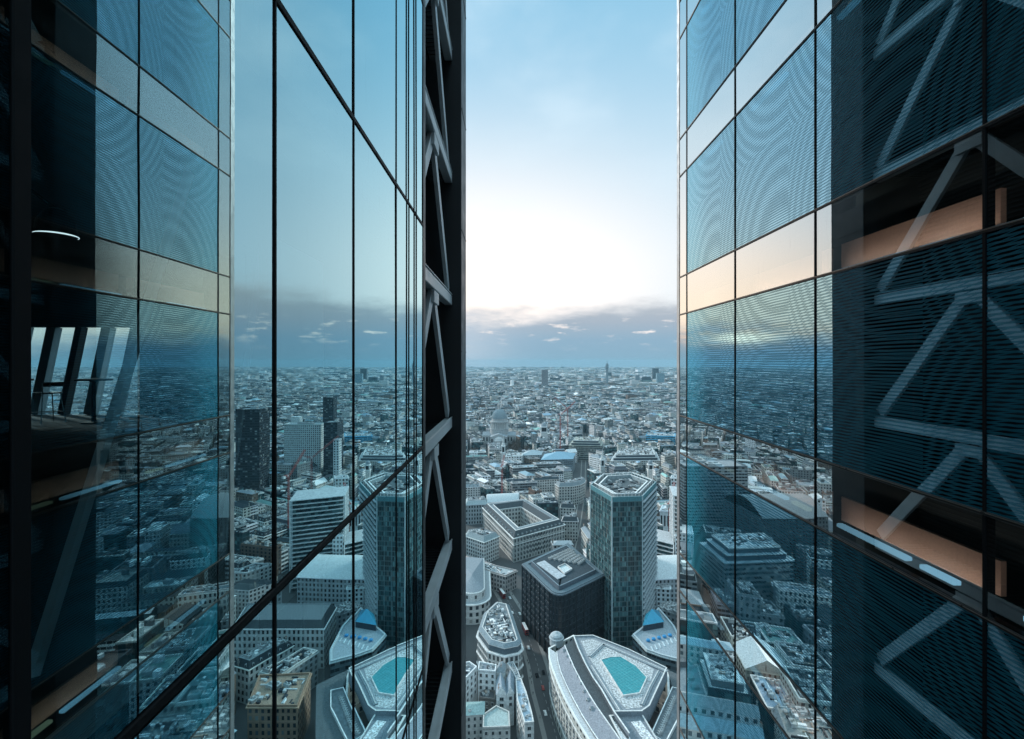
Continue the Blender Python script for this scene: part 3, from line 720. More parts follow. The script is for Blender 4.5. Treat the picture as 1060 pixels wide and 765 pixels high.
for ring in ([(310, 240), (395, 160)], [(395, 160), (800, 335)], [(745, 330), (690, 430)], [(690, 430), (640, 545)], [(320, 300), (500, 585)]):
    a, b = B.r(lift(z4(ring), 33.3)); mb.bar((*a, 33.0), (*b, 33.0), 2.2, 0.5, col=(0.26, 0.30, 0.33)); mb.bar((*a, 33.3), (*b, 33.3), 0.35, 0.5, col=PALE)
B.part(mb, 'walkway', M_roof)
for i in range(9):       # dormers on the lead slope
    q0, q1 = z4([(140 + i * 21.5, 215 + i * 46 - 1.1 * (8 - i) * i)])[0], z4([(150 + i * 21.5, 240 + i * 46 - 1.1 * (8 - i) * i)])[0]
    a = B.r([P(*q0, 29.6)])[0]; i2 = min(i, len(l1) - 2); d = Vector(l1[i2 + 1]) - Vector(l1[i2]); inst('dormer', ME_DORM, B.root, (*a, 28.9), math.atan2(d.y, d.x), (1.2, 1.0, 1.25))
tc_ = B.r([P(576, 660, 29)])[0]
mb = MB(); mb.lathe([(4.2, 25), (4.2, 28.6), (4.6, 28.8), (4.6, 29.4), (3.9, 29.5), (3.7, 30.8), (2.8, 31.6), (1.2, 32), (0.3, 32.8)], 20, *tc_, (0.42, 0.46, 0.48)); B.part(mb, 'corner_turret', M_roof)
sw = ccw(B.r(lift(z4([(430, 612), (640, 600), (760, 800), (540, 830)]), 31.5)))
mb = MB(); ringband(mb, sw, 26, sw, 31.5, STONE); t2 = inset(sw, 0.8); ringband(mb, sw, 31.5, t2, 31.6, PALE); ringband(mb, t2, 31.6, t2, 31, LEAD); mb.face(r3(t2, 31), (0.2, 0.23, 0.26)); B.part(mb, 'roof', M_roof)
mb = MB()
for q in ([(450, 655), (505, 650), (570, 765), (510, 775)], [(570, 655), (630, 648), (720, 765), (650, 775)]): mb.face(r3(ccw(B.r(lift(z4(q), 31.2))), 31.15), (0.5, 0.52, 0.53))
B.part(mb, 'gravel_bed', M_gravel)
eaw = ccw(B.r(lift(z4([(800, 325), (905, 372), (1000, 420), (1000, 800), (700, 770), (690, 730), (830, 430)]), 27.2)))
mb = MB(); mb.face(r3(eaw, 27.25), (0.11, 0.13, 0.14)); B.part(mb, 'roof', M_roof)
cw_ = ccw(B.r(lift(z4([(830, 432), (910, 452), (910, 560), (790, 790), (697, 728)]), 29)))
mb = MB(); ringband(mb, cw_, 27, cw_, 29, PALE); t2 = inset(cw_, 0.5); ringband(mb, cw_, 29, t2, 29, WHITE); ringband(mb, t2, 29, t2, 28, LEAD); mb.face(r3(t2, 28), (0.16, 0.19, 0.21)); B.part(mb, 'plant_well', M_plain)
for i in range(9):
    for j in (0, 1):
        q = B.r([P(*z4([(845 - i * 11 - j * 6, 500 + i * 27 + j * 14)])[0], 28.5)])[0]; B.unit(q, 28.02, 2.6, 1.0, 1.3, R(20))
d0, d1 = B.p, None
for i in range(len(l0) - 1):
    a, b = (l0[i], l0[i + 1]); L = math.dist(a, b)
    # street front: the wall runs towards the viewer, outside on its left
    B.windows(a, b, 7, 20, max(2, int(L / 4.2)), 3, 0.5, 0.6)
B.flush()

# ---- 2 dark office block with the rounded corner --------------------------
def z7(pts): return [(530 + x / 7.29, 555 + y / 7.29) for x, y in pts]
A_, Bc, C_, Dk = P(541, 584.5, 45), P(577, 619, 45), P(626, 595, 45), P(588, 563, 45)
def rounded(a, b, c_, r, n=6):
    a, b, c_ = Vector(a), Vector(b), Vector(c_); u, v = (a - b).normalized(), (c_ - b).normalized(); p, q = b + u * r, b + v * r
    return [tuple(p * (1 - t) ** 2 + b * 2 * t * (1 - t) + q * t * t) for t in [i / n for i in range(n + 1)]]
foot = ccw([A_] + rounded(A_, Bc, C_, 11) + [C_, Dk])
B = Bld(foot, 'office_block', 'black gridded office block with a rounded street corner and plant on its roof'); hero(foot)
DK = (0.012, 0.016, 0.02)
mb = MB(); walls(mb, B.p, 0, 45, DK, 6, 4.2); B.part(mb, 'wall', M_plain)
mb = MB(); cornice(mb, B.p, 44.6, 0.7, 0.8, (0.16, 0.2, 0.23)); flat_roof(mb, inset(B.p, 0.3), 45.3, (0.13, 0.18, 0.21), (0.09, 0.13, 0.16), 0.7, 3.2)
u = inset(B.p, 5.5); ringband(mb, u, 45, u, 48.2, (0.12, 0.15, 0.18)); v_ = inset(B.p, 6.3); ringband(mb, u, 48.2, v_, 48.2, (0.2, 0.26, 0.3)); mb.face(r3(v_, 48.0), (0.05, 0.07, 0.085)); B.part(mb, 'roof', M_roof)
n = len(B.p)
for i in range(n):
    a, b = B.p[i], B.p[(i + 1) % n]; L = math.dist(a, b)
    mid = ((a[0] + b[0]) / 2 + B.c[0], (a[1] + b[1]) / 2 + B.c[1]); nrm = Vector((b[1] - a[1], a[0] - b[0]))
    if nrm.dot(Vector((-mid[0], -mid[1]))) <= 0: continue
    B.windows(a, b, 9, 44, max(1, int(L / 3.6)), 8, 0.8, 0.78, ME_WIND)
    mb = MB(); k = max(1, int(L / 7.2)); dd = (Vector(b) - Vector(a)) / k; nn = nrm.normalized() * 0.45
    for q in range(k + 1): p = Vector(a) + dd * q + nn; mb.box(p.x - 0.35, p.x + 0.35, p.y - 0.35, p.y + 0.35, 0, 44.5, (0.028, 0.034, 0.04))
    for q in range(8): z = 9 + 35 * q / 8; pa, pb = Vector(a) + nn * 0.8, Vector(b) + nn * 0.8; mb.bar((pa.x, pa.y, z), (pb.x, pb.y, z), 0.5, 0.3, col=(0.03, 0.04, 0.05))
    B.part(mb, 'facade_grid', M_plain)
B.flush()
lv = ccw(B.r(lift(z7([(185, 205), (245, 185), (405, 300), (345, 325)]), 48.5)))
mb = MB()
for i in range(15):
    t = (i + 0.5) / 15; e0 = Vector(lv[0]).lerp(Vector(lv[1]), t); e1 = Vector(lv[3]).lerp(Vector(lv[2]), t); mb.bar((e0.x, e0.y, 48.5), (e1.x, e1.y, 48.5), 0.55, 0.5, col=(0.45, 0.5, 0.54))
B.part(mb, 'louvre_bank', M_plain)
mb = MB(); wl = ccw(B.r(lift(z7([(345, 235), (400, 210), (455, 250), (395, 285)]), 48.5))); ringband(mb, wl, 48, wl, 49.3, WHITE); mb.face(r3(inset(wl, 0.4), 48.3), (0.6, 0.68, 0.7)); ringband(mb, wl, 49.3, inset(wl, 0.4), 49.3, WHITE); B.part(mb, 'light_well', M_plain)
pv = B.r(lift(z7([(260, 170), (430, 95), (600, 150), (520, 215)]), 48.5))
for i in range(7):
    for j in range(8):
        s_, t = (i + 0.5) / 7, (j + 0.5) / 8; p = Vector(pv[0]).lerp(Vector(pv[1]), t).lerp(Vector(pv[3]).lerp(Vector(pv[2]), t), s_)
        if in_poly((p.x, p.y), v_) and not in_poly((p.x, p.y), inset(wl, -2)): B.unit((p.x, p.y), 48.02, 2.6, 2.2, 1.7, R(33))

# ---- 3 the faceted glass tower -------------------------------------------
tp = [P(611.5, 503, 104), P(633.5, 516, 104), P(665, 515, 104), P(679, 500, 104), P(655, 491, 104), P(622, 493, 104)]
foot = ccw(tp); hero(foot, 2)
B = Bld(foot, 'glass_skyscraper', 'faceted teal glass skyscraper standing alone among lower city blocks')
mb = MB(); walls(mb, B.p, 0, 101.5, (0.09, 0.13, 0.135), 1.5, 3.5); B.part(mb, 'curtain_wall', M_gwall)
mb = MB(); ringband(mb, B.p, 101.5, inset(B.p, -0.2), 105, (0.10, 0.24, 0.27)); u = inset(B.p, 0.6); ringband(mb, inset(B.p, -0.2), 105, u, 105, (0.35, 0.46, 0.48)); ringband(mb, u, 105, u, 100.5, (0.08, 0.13, 0.15)); mb.face(r3(u, 100.5), (0.12, 0.16, 0.18))
B.part(mb, 'roof', M_roof)
u2, u3 = inset(B.p, 5.5), inset(B.p, 6.6); mb = MB(); ringband(mb, u2, 100.5, u2, 105.6, (0.3, 0.36, 0.38)); ringband(mb, u2, 105.6, u3, 105.6, WHITE); ringband(mb, u3, 105.6, u3, 102.5, (0.3, 0.36, 0.38)); mb.face(r3(u3, 102.5), (0.11, 0.13, 0.14)); clutter(mb, inset(B.p, 7.2), 102.5, 60, 0.5); B.part(mb, 'crown_ring', M_plain)
for k in range(26): q = roof_spot(inset(B.p, 7.4), rnd); B.unit(q, 102.5, rnd.uniform(1.2, 4.5), rnd.uniform(1, 3), rnd.uniform(1, 2.8), rnd.random())
mb = MB(); u4 = inset(B.p, 2.6)
for i_ in range(len(u4)):
    a, b = Vector(u4[i_]), Vector(u4[(i_ + 1) % len(u4)])
    for q_ in range(7): p_ = a.lerp(b, q_ / 7); mb.bar((p_.x, p_.y, 100.5), (p_.x, p_.y, 106.5), 0.4, col=PALE)
    mb.bar((a.x, a.y, 106.5), (b.x, b.y, 106.5), 0.5, col=WHITE)
B.part(mb, 'crown_screen', M_plain)
for i, p in enumerate(B.p):
    mb = MB(); mb.box(p[0] - 0.4, p[0] + 0.4, p[1] - 0.4, p[1] + 0.4, 0, 105.3, (0.40, 0.48, 0.50)); B.part(mb, 'corner_fin', M_plain)
n = len(B.p)
for i in range(n):
    a, b = Vector(B.p[i]), Vector(B.p[(i + 1) % n]); nn = Vector((b.y - a.y, a.x - b.x)).normalized() * 0.25; L = (b - a).length; k = int(L / 4.6)
    mb = MB()
    for q in range(1, k): p = a.lerp(b, q / k) + nn; mb.box(p.x - 0.13, p.x + 0.13, p.y - 0.13, p.y + 0.13, 0, 102, (0.16, 0.25, 0.27))
    B.part(mb, 'mullion_run', M_plain)
    if (a.x + b.x) / 2 > 12 and nn.x > 0.1 and nn.y < 0.3:      # eastern return: open ledges
        mb = MB()
        for q in range(26): z = 2 + q * 3.95; pa, pb = a + nn * 3, b + nn * 3; mb.bar((pa.x, pa.y, z), (pb.x, pb.y, z), 1.4, 0.5, col=(0.42, 0.47, 0.5))
        B.part(mb, 'ledge', M_plain)

# ---- 4 wedge-shaped colonnaded block beside the street --------------------
rp = [P(541, 664, 27), P(537, 668, 27), P(522, 671, 27), P(505, 666, 27), P(494, 651, 27), P(500, 634, 27), P(513, 622, 27), P(528, 625, 27)]
foot = ccw(rp); hero(foot, 2)
B = Bld(foot, 'wedge_block', 'pale wedge-shaped block with tall dark windows and a white cluttered roof deck')
mb = MB(); walls(mb, B.p, 0, 22, PALE, 3.6, 5); cornice(mb, B.p, 21.6, 0.8, 0.8, WHITE); cornice(mb, B.p, 12, 0.6, 0.6, WHITE); cornice(mb, B.p, 5, 0.5, 0.5, WHITE); B.part(mb, 'wall', M_plain)
mb = MB(); u = inset(B.p, 2.0); ringband(mb, inset(B.p, 0.8), 22.0, inset(B.p, 1.0), 26, (0.10, 0.13, 0.15)); ringband(mb, B.p, 22.42, inset(B.p, 0.8), 22.43, PALE)
ringband(mb, inset(B.p, 0.6), 26, inset(B.p, 0.6), 26.4, PALE); ringband(mb, inset(B.p, 0.6), 26.4, inset(B.p, 3.0), 28.2, (0.22, 0.27, 0.30)); u = inset(B.p, 3.5); ringband(mb, inset(B.p, 3.0), 28.2, u, 28.2, PALE); ringband(mb, u, 28.2, u, 27.2, PALE); mb.face(r3(u, 27.2), (0.2, 0.23, 0.25)); clutter(mb, inset(B.p, 3.8), 27.2, 110, 0.3); B.part(mb, 'roof', M_roof)
for k in range(26): q = roof_spot(inset(B.p, 5), rnd); B.unit(q, 27.2, rnd.uniform(1.2, 3.4), rnd.uniform(1, 2.6), rnd.uniform(1, 2.4), rnd.random() * 3)
n = len(B.p)
for i in range(n):
    a, b = B.p[i], B.p[(i + 1) % n]; L = math.dist(a, b)
    mid = ((a[0] + b[0]) / 2 + B.c[0], (a[1] + b[1]) / 2 + B.c[1])
    if (b[1] - a[1]) * -mid[0] + (a[0] - b[0]) * -mid[1] > 0:
        B.windows(a, b, 5.6, 12, max(1, round(L / 2.7)), 1, 0.62, 0.72); B.windows(a, b, 12.8, 21.4, max(1, round(L / 2.7)), 2, 0.62, 0.72)
B.flush()

# ---- 5 round-ended block with a drum --------------------------------------
cx_, cyy = P(489, 608, 22)
foot = ccw([(cx_ + 14 * math.cos(t), cyy + 14 * math.sin(t)) for t in [R(-180 + 20 * i) for i in range(10)]] + [(cx_ + 10, cyy + 62), (cx_ - 26, cyy + 66)])
hero(foot, 2); B = Bld(foot, 'round_ended_block', 'grey-roofed block with a rounded drum end at the street junction')
mb = MB(); walls(mb, B.p, 0, 15, PALE, 3.4, 4.4); cornice(mb, B.p, 14.6, 1.0, 0.7, PALE); B.part(mb, 'wall', M_wall)
mb = MB(); u = inset(B.p, 4); ringband(mb, B.p, 15.31, u, 15.3, (0.34, 0.38, 0.4)); ringband(mb, u, 15.3, u, 21.5, PALE); v_ = inset(B.p, 5); ringband(mb, u, 21.5, v_, 22, PALE); cc_ = centroid(v_)
for i in range(len(v_)): mb.face([(*v_[i], 22), (*v_[(i + 1) % len(v_)], 22), (cc_[0], cc_[1] + 6, 27)], (0.24, 0.28, 0.31))
B.part(mb, 'roof', M_roof)
B.windows(u[1], u[2], 16.5, 21, 1, 1); B.windows(u[3], u[4], 16.5, 21, 1, 1); B.windows(u[5], u[6], 16.5, 21, 1, 1); B.windows(u[7], u[8], 16.5, 21, 1, 1)

# ---- 6 the block round a courtyard ----------------------------------------
def z9(pts): return [(480 + x / 7.65, 500 + y / 7.65) for x, y in pts]
oc = lift(z9([(150, 195), (500, 150), (800, 330), (395, 440)]), 24)
foot = ccw(oc); hero(foot, 3); B = Bld(foot, 'courtyard_block', 'pale stone block with a dark mansard roof running round its open courtyard')
p = B.p; mb = MB(); walls(mb, p, 0, 24, STONE, 3.8, 4.6); cornice(mb, p, 23.5, 0.8, 0.7, PALE); cornice(mb, p, 17, 0.5, 0.5, PALE)
cq = inset(p, 16)
for i in range(4): wallface(mb, cq[(i + 1) % 4], cq[i], 0, 24, STONE, 3.8, 4.6)
B.part(mb, 'wall', M_wall)
mb = MB(); a1, a2 = inset(p, 4.2), inset(p, 5.4)
ringband(mb, inset(p, 0.6), 24.2, a1, 29.5, SLATE); ringband(mb, a1, 29.5, a2, 29.6, PALE); ringband(mb, a2, 29.6, inset(p, 9.8), 29.2, (0.2, 0.23, 0.25)); ringband(mb, inset(p, 9.8), 29.2, inset(p, 10.6), 29.7, PALE); ringband(mb, inset(p, 10.6), 29.7, inset(p, 15.4), 24.4, SLATE); ringband(mb, inset(p, 15.4), 24.4, cq, 24.01, PALE); B.part(mb, 'mansard_roof', M_roof)
mb = MB(); mb.face(r3(cq, 0.15), (0.3, 0.31, 0.31)); B.part(mb, 'courtyard_paving', M_plain)
for i in range(4):
    a, b = Vector(inset(p, 0.9)[i]), Vector(inset(p, 0.9)[(i + 1) % 4]); B.dormers(tuple(a.lerp(b, 0.04)), tuple(a.lerp(b, 0.96)), 24.4, 11 if (b - a).length > 45 else 7, 1.25)
    if i in (0, 3): pass
n = 4
for i in range(n):
    a, b = p[i], p[(i + 1) % n]; mid = ((a[0] + b[0]) / 2 + B.c[0], (a[1] + b[1]) / 2 + B.c[1])
    if (b[1] - a[1]) * -mid[0] + (a[0] - b[0]) * -mid[1] > 0: B.windows(a, b, 4, 23.4, int(math.dist(a, b) / 3.9), 4, 0.5, 0.6)
wing = inset(p, 6.5)
for k in range(14): q = roof_spot(p, rnd); B.unit(q, 29.2, 2, 1.5, 1.4, rnd.random()) if (in_poly(q, inset(p, 5)) and not in_poly(q, inset(p, 12))) else None
B.flush()

# ---- 7 white gabled houses at the lower left ------------------------------
def z10(pts): return [(480 + x / 10.17, 670 + y / 10.17) for x, y in pts]
def house(poly, h, col, rcol, label, roof='flat', fl=4, cols=3.0, name='town_house', **kw):
    q = ccw(poly); hero(q, 1); B = Bld(q, name, label)
    mb = MB(); walls(mb, B.p, 0, h, col, 3, 3.4); B.part(mb, 'wall', M_plain)
    mb = MB()
    if roof == 'flat': flat_roof(mb, B.p, h, col, rcol, 0.9)
    elif roof == 'gable': gable(mb, inset(B.p, -0.4), h, kw.get('rise', 5), rcol, col)
    elif roof == 'hip': hip(mb, inset(B.p, -0.5), h, kw.get('rise', 4), rcol)
    elif roof == 'mansard': mansard(mb, B.p, h, rcol, DECK, 3.4, 1.8)
    if roof == 'flat': clutter(mb, inset(B.p, 1.2), h, int(area(B.p) / 9) if kw.get('units', 3) else 0, 0.3)
    B.part(mb, 'roof', M_roof)
    n = len(B.p)
    for i in range(n):
        a, b = B.p[i], B.p[(i + 1) % n]; mid = ((a[0] + b[0]) / 2 + B.c[0], (a[1] + b[1]) / 2 + B.c[1])
        if (b[1] - a[1]) * -mid[0] + (a[0] - b[0]) * -mid[1] > 0 and math.dist(a, b) > 3: B.windows(a, b, h - fl * 3.6, h - 0.4, max(1, int(math.dist(a, b) / cols)), fl, 0.42, 0.55)
    for k in range(kw.get('units', 3)): B.unit(roof_spot(inset(B.p, 1.5), rnd), h, rnd.uniform(1, 2.4), rnd.uniform(1, 2), rnd.uniform(0.8, 1.6), rnd.random())
    for k in range(kw.get('chim', 0)): inst('chimney', ME_CHIM, B.root, (*roof_spot(inset(B.p, 1.0), rnd), h), rnd.random() * 3, (1.4, 1.4, 1.3))
    B.flush(); return B
house(lift(z10([(150, 250), (335, 265), (345, 195), (160, 160)]), 22), 22, WHITE, (0.22, 0.25, 0.28), 'white house with three window columns behind a cluttered grey roof', units=8)
house(lift(z10([(345, 262), (430, 275), (450, 180), (350, 195)]), 20), 20, PALE, (0.28, 0.33, 0.36), 'narrow pale house squeezed between the white house and the street corner', 'mansard', chim=2)
house(lift(z10([(-60, 310), (20, 340), (140, 215), (60, 160), (-60, 190)]), 23), 23, WHITE, (0.2, 0.24, 0.27), 'tall white terrace at the dark tower edge with a pale rooftop hatch', units=4)
house(lift(z10([(345, 500), (455, 505), (430, 360), (345, 360)]), 17), 17, WHITE, (0.3, 0.36, 0.41), 'blank white gabled house with one chimney in the courtyard', 'gable', rise=5.0, chim=2, fl=2, cols=5)
house(lift(z10([(455, 500), (530, 485), (530, 320), (455, 330)]), 17.5), 17.5, WHITE, (0.26, 0.32, 0.37), 'white gabled house with two small windows in its end', 'gable', rise=4.5, fl=2, cols=2.5)
house(lift(z10([(455, 180), (520, 160), (560, 230), (600, 330), (550, 345), (520, 280)]), 18), 18, (0.5, 0.54, 0.56), (0.42, 0.5, 0.55), 'pale curved corner terrace lining the bend of the street', 'flat', units=7)
house(lift(z10([(545, 350), (605, 340), (660, 480), (720, 700), (740, 800), (640, 810), (560, 560)]), 19), 19, PALE, (0.36, 0.46, 0.54), 'long pale terrace with a blue-grey roof stepping along the street', 'flat', units=9)
house(lift(z10([(-40, 585), (215, 575), (210, 700), (-40, 720)]), 16), 16, STONE, (0.26, 0.38, 0.38), 'low building with a pale green copper roof at the bottom edge', 'hip', rise=2.2)
house(lift(z10([(205, 720), (340, 625), (480, 690), (490, 850), (200, 860)]), 15), 15, STONE, (0.34, 0.43, 0.43), 'low hall with a ribbed pale tent-shaped roof', 'flat', units=0)
house(lift(z10([(160, 540), (330, 560), (330, 470), (240, 450), (165, 490)]), 11), 11, (0.2, 0.19, 0.18), (0.1, 0.11, 0.12), 'low dark brick building crowded with ducts behind the tent roof', units=9, fl=2)

# ---- 8 glass pyramid roof and terrace right of the skyscraper --------------
def zz2(pts): return [(470 + x / 3.732, 560 + y / 3.732) for x, y in pts]
tp = lift(zz2([(690, 365), (735, 330), (790, 260), (850, 330), (895, 420), (895, 470), (800, 445), (745, 425)]), 26)
foot = ccw(tp); hero(foot, 2); B = Bld(foot, 'terrace_block', 'low block with a blue glass pyramid and a paved roof terrace')
mb = MB(); walls(mb, B.p, 0, 26, (0.12, 0.17, 0.19), 3, 3.8); B.part(mb, 'wall', M_strip)
mb = MB(); flat_roof(mb, B.p, 26, (0.45, 0.52, 0.55), (0.30, 0.36, 0.40), 1.0, 1.2); cornice(mb, B.p, 25.5, 0.6, 0.5, (0.4, 0.48, 0.5)); B.part(mb, 'roof', M_roof)
py = B.r(lift(zz2([(728, 345), (812, 330), (790, 285), (740, 300)]), 27)); ap = B.r(lift(zz2([(765, 268)]), 35))[0]
m_pyr = simple('blue_pyramid_glass', (0.04, 0.30, 0.46), 0.18, 0.2, 0.25, 0.4)
mb = MB(); py = ccw(py)
for i in range(4): mb.face([(*py[i], 30), (*py[(i + 1) % 4], 30), (*ap, 36)])
B.part(mb, 'glass_pyramid', m_pyr)
mb = MB(); ringband(mb, inset(py, 0.4), 26, inset(py, 0.4), 30, (0.04, 0.06, 0.08)); ringband(mb, py, 29.9, inset(py, 0.4), 29.9, PALE); B.part(mb, 'pyramid_base', M_plain)
m_blue = simple('bright_blue_awning', (0.03, 0.26, 0.52), 0.5, 0, 0.15, 1)
for i in range(5):
    q = B.r(lift(zz2([(750 + i * 21, 382 - i * 5)]), 27))[0]; mb = MB(); mb.bbox(q[0] - 1.1, q[0] + 1.1, q[1] - 1, q[1] + 1, 26.1, 27.5, 0.3); B.part(mb, 'awning', m_blue)
for i in range(7):
    q = B.r(lift(zz2([(765 + i * 15, 415 - i * 6)]), 26.3))[0]; mb = MB(); mb.box(q[0] - 0.4, q[0] + 0.4, q[1] - 2.4, q[1] + 2.4, 26.02, 26.3, (0.5, 0.6, 0.64)); B.part(mb, 'planter', M_plain)

# ---- 9 further named blocks in the gap -----------------------------------
def shallow(poly, k=1.0):
    """keep a block no deeper than k times its width"""
    d0 = min(p[1] for p in poly); d1 = max(p[1] for p in poly); w = max(p[0] / p[1] for p in poly) - min(p[0] / p[1] for p in poly)
    lim = k * w * d0; f = min(1.0, lim / max(0.1, d1 - d0))
    return [(p[0] / p[1] * (d0 + (p[1] - d0) * f), d0 + (p[1] - d0) * f) for p in poly]
def block(poly, h, style, col, rcol, label, name='office_block', wallm=None, cw=3.2, ch=3.6, units=5, **kw):
    q = ccw(shallow(poly, kw.get('deep', 1.0))); hero(q, 3); B = Bld(q, name, label)
    mb = MB(); walls(mb, B.p, 0, h, col, cw, ch)
    if kw.get('cor', 1): cornice(mb, B.p, h - 0.6, 0.7, 0.6, jit(col, 0.05))
    B.part(mb, 'wall', wallm or M_wall)
    mb = MB(); top = inset(B.p, 1.2)
    if style == 'flat': flat_roof(mb, B.p, h + 0.05, col, rcol, 1.0); zz = h + 0.05
    elif style == 'mansard': mansard(mb, B.p, h, rcol, DECK, 4.5, 2.6); zz = h + 4; top = inset(B.p, 4)
    elif style == 'step':
        u = inset(B.p, 4); ringband(mb, B.p, h, u, h + 0.05, rcol); ringband(mb, u, h, u, h + 4, (0.08, 0.1, 0.12)); w_ = inset(B.p, 3.4); ringband(mb, w_, h + 4, w_, h + 4.5, PALE)
        ringband(mb, w_, h + 4.5, inset(B.p, 7.5), h + 4.6, rcol); w2 = inset(B.p, 7.5); ringband(mb, w2, h + 4.6, w2, h + 8, (0.1, 0.12, 0.14)); flat_roof(mb, inset(B.p, 7), h + 8.6, PALE, rcol, 0.6); zz = h + 8.6; top = inset(B.p, 9)
    elif style == 'hip': hip(mb, inset(B.p, -0.6), h, kw.get('rise', 6), rcol); zz = h + 1; units = 0
    elif style == 'vault':
        n = 10; q0, q1, q2, q3 = B.p; prev = None
        for i in range(n + 1):
            t = i / n; a = Vector(q0).lerp(Vector(q3), t); b = Vector(q1).lerp(Vector(q2), t); z = h + kw.get('rise', 6) * math.sin(math.pi * t)
            if prev: mb.quad((*prev[0], prev[2]), (*prev[1], prev[2]), (*b, z), (*a, z), rcol)
            prev = (a, b, z)
        units = 0
    if units: clutter(mb, top, zz, int(area(top) / 9) + 6, math.atan2(B.p[1][1] - B.p[0][1], B.p[1][0] - B.p[0][0]))
    B.part(mb, 'roof', M_roof)
    for k in range(units): B.unit(roof_spot(top, rnd), zz, rnd.uniform(2, 6), rnd.uniform(2, 5), rnd.uniform(1.2, 3), kw.get('rz', 0.4))
    return B
def z1(pts): return [(470 + x / 3.825, 370 + y / 3.825) for x, y in pts]
# the palazzo with stepped upper floors
B = block(lift(z1([(620, 410), (815, 405), (800, 330), (640, 340)]), 28), 28, 'step', PALE, (0.42, 0.46, 0.48), 'broad pale palazzo with two set-back top floors and tall dark arches below', units=6)
a, b = None, None
for i in range(4):
    a, b = B.p[i], B.p[(i + 1) % 4]; mid = ((a[0] + b[0]) / 2 + B.c[0], (a[1] + b[1]) / 2 + B.c[1])
    if (a[0] - b[0]) * -mid[1] > abs((b[1] - a[1]) * mid[0]): B.windows(a, b, 6, 22, 11, 1, 0.5, 0.75)
# long curved crescent
cr = [P(*z1([q])[0], 27) for q in [(415, 512), (470, 508), (500, 496), (517, 478), (521, 462)]]; crb = [P(*z1([q])[0], 27) for q in [(505, 455), (470, 470), (400, 490)]]
block(cr + crb, 27, 'mansard', STONE, (0.24, 0.28, 0.3), 'curved stone crescent with regular rows of windows facing a narrow street', cw=3.6, ch=4, units=4)
block(lift(z1([(345, 405), (470, 400), (480, 365), (360, 370)]), 26), 26, 'hip', (0.3, 0.36, 0.4), (0.26, 0.42, 0.52), 'blue-grey hipped roof over a long dark ribbon-windowed block', wallm=M_strip, rise=9)
block(lift(z1([(455, 345), (585, 350), (590, 310), (470, 305)]), 30), 30, 'step', (0.26, 0.28, 0.26), (0.40, 0.42, 0.38), 'dark oval-topped block with a pale rim at the head of the canyon street', wallm=M_strip, units=3)
block(lift(z1([(205, 392), (268, 388), (275, 366), (210, 366)]), 30), 30, 'flat', WHITE, (0.5, 0.54, 0.55), 'small white block with a square grid of black windows', cw=5, ch=4.5, units=3)
block(lift(z1([(268, 388), (345, 380), (350, 345), (280, 350)]), 27), 27, 'hip', (0.36, 0.40, 0.42), (0.40, 0.48, 0.52), 'pale pitched block joined to the white gridded block', rise=7)
block(lift(z1([(760, 310), (875, 314), (876, 300), (765, 296)]), 36), 36, 'flat', (0.10, 0.42, 0.62), (0.4, 0.5, 0.55), 'bright blue glazed slab behind the palazzo', wallm=M_strip, cw=3, ch=4)
block(lift(z1([(858, 470), (910, 480), (912, 440), (862, 440)]), 42), 42, 'flat', WHITE, (0.5, 0.52, 0.54), 'tall white block with square windows at the ribbed tower edge', cw=4.5, ch=4.5, units=2)
block(lift(z1([(815, 600), (880, 612), (900, 560), (825, 555)]), 40), 40, 'flat', (0.70, 0.74, 0.76), (0.74, 0.78, 0.8), 'white block with tall vertical fins right of the skyscraper', cw=3.5, ch=16, units=2)
block(lift(z1([(875, 700), (915, 705), (915, 560), (880, 560)]), 45), 45, 'flat', (0.66, 0.7, 0.72), (0.6, 0.64, 0.66), 'white gridded block touching the ribbed tower edge', cw=3, ch=3.6, units=2)
block(lift(zz2([(782, 175), (835, 185), (838, 120), (790, 118)]), 24), 24, 'flat', (0.66, 0.72, 0.75), (0.62, 0.68, 0.7), 'low white building with a flat roof behind the glass pyramid', units=4)
block(lift(zz2([(790, 235), (870, 285), (880, 215), (815, 195)]), 20), 20, 'flat', (0.3, 0.33, 0.35), (0.16, 0.19, 0.2), 'dark-roofed building scattered with white plant beside the pyramid terrace', units=16)
block(lift(z1([(45, 585), (130, 580), (128, 555), (45, 560)]), 24), 24, 'mansard', (0.36, 0.40, 0.42), (0.40, 0.48, 0.50), 'grey block with black window rows left of the courtyard block', cw=3.4, ch=5, units=3)
block(lift(z1([(130, 575), (255, 565), (258, 540), (130, 545)]), 24), 24, 'vault', (0.46, 0.5, 0.52), (0.50, 0.56, 0.58), 'long building under a rippled white vaulted roof behind the courtyard block', rise=5)
block(lift(z9([(20, 365), (150, 340), (280, 400), (160, 470), (20, 400)]), 22), 22, 'mansard', PALE, (0.30, 0.36, 0.38), 'ornate pale bank building in front of the courtyard block', units=5)
block(lift(z9([(20, 400), (110, 560), (215, 660), (330, 740), (420, 640), (260, 560), (150, 480)]), 15), 15, 'flat', (0.48, 0.44, 0.43), (0.36, 0.41, 0.43), 'low pinkish stone terrace with round roof lights along the street', units=4)
block(lift(z9([(765, 195), (880, 200), (875, 170), (770, 160)]), 25), 25, 'mansard', STONE, SLATE, 'small stone house with black mansard and white dormers below the crescent', units=2)
block(lift(z9([(775, 300), (905, 305), (900, 260), (790, 245)]), 22), 22, 'mansard', STONE, SLATE, 'stone corner house with a black dormered mansard beside the courtyard block', units=2)
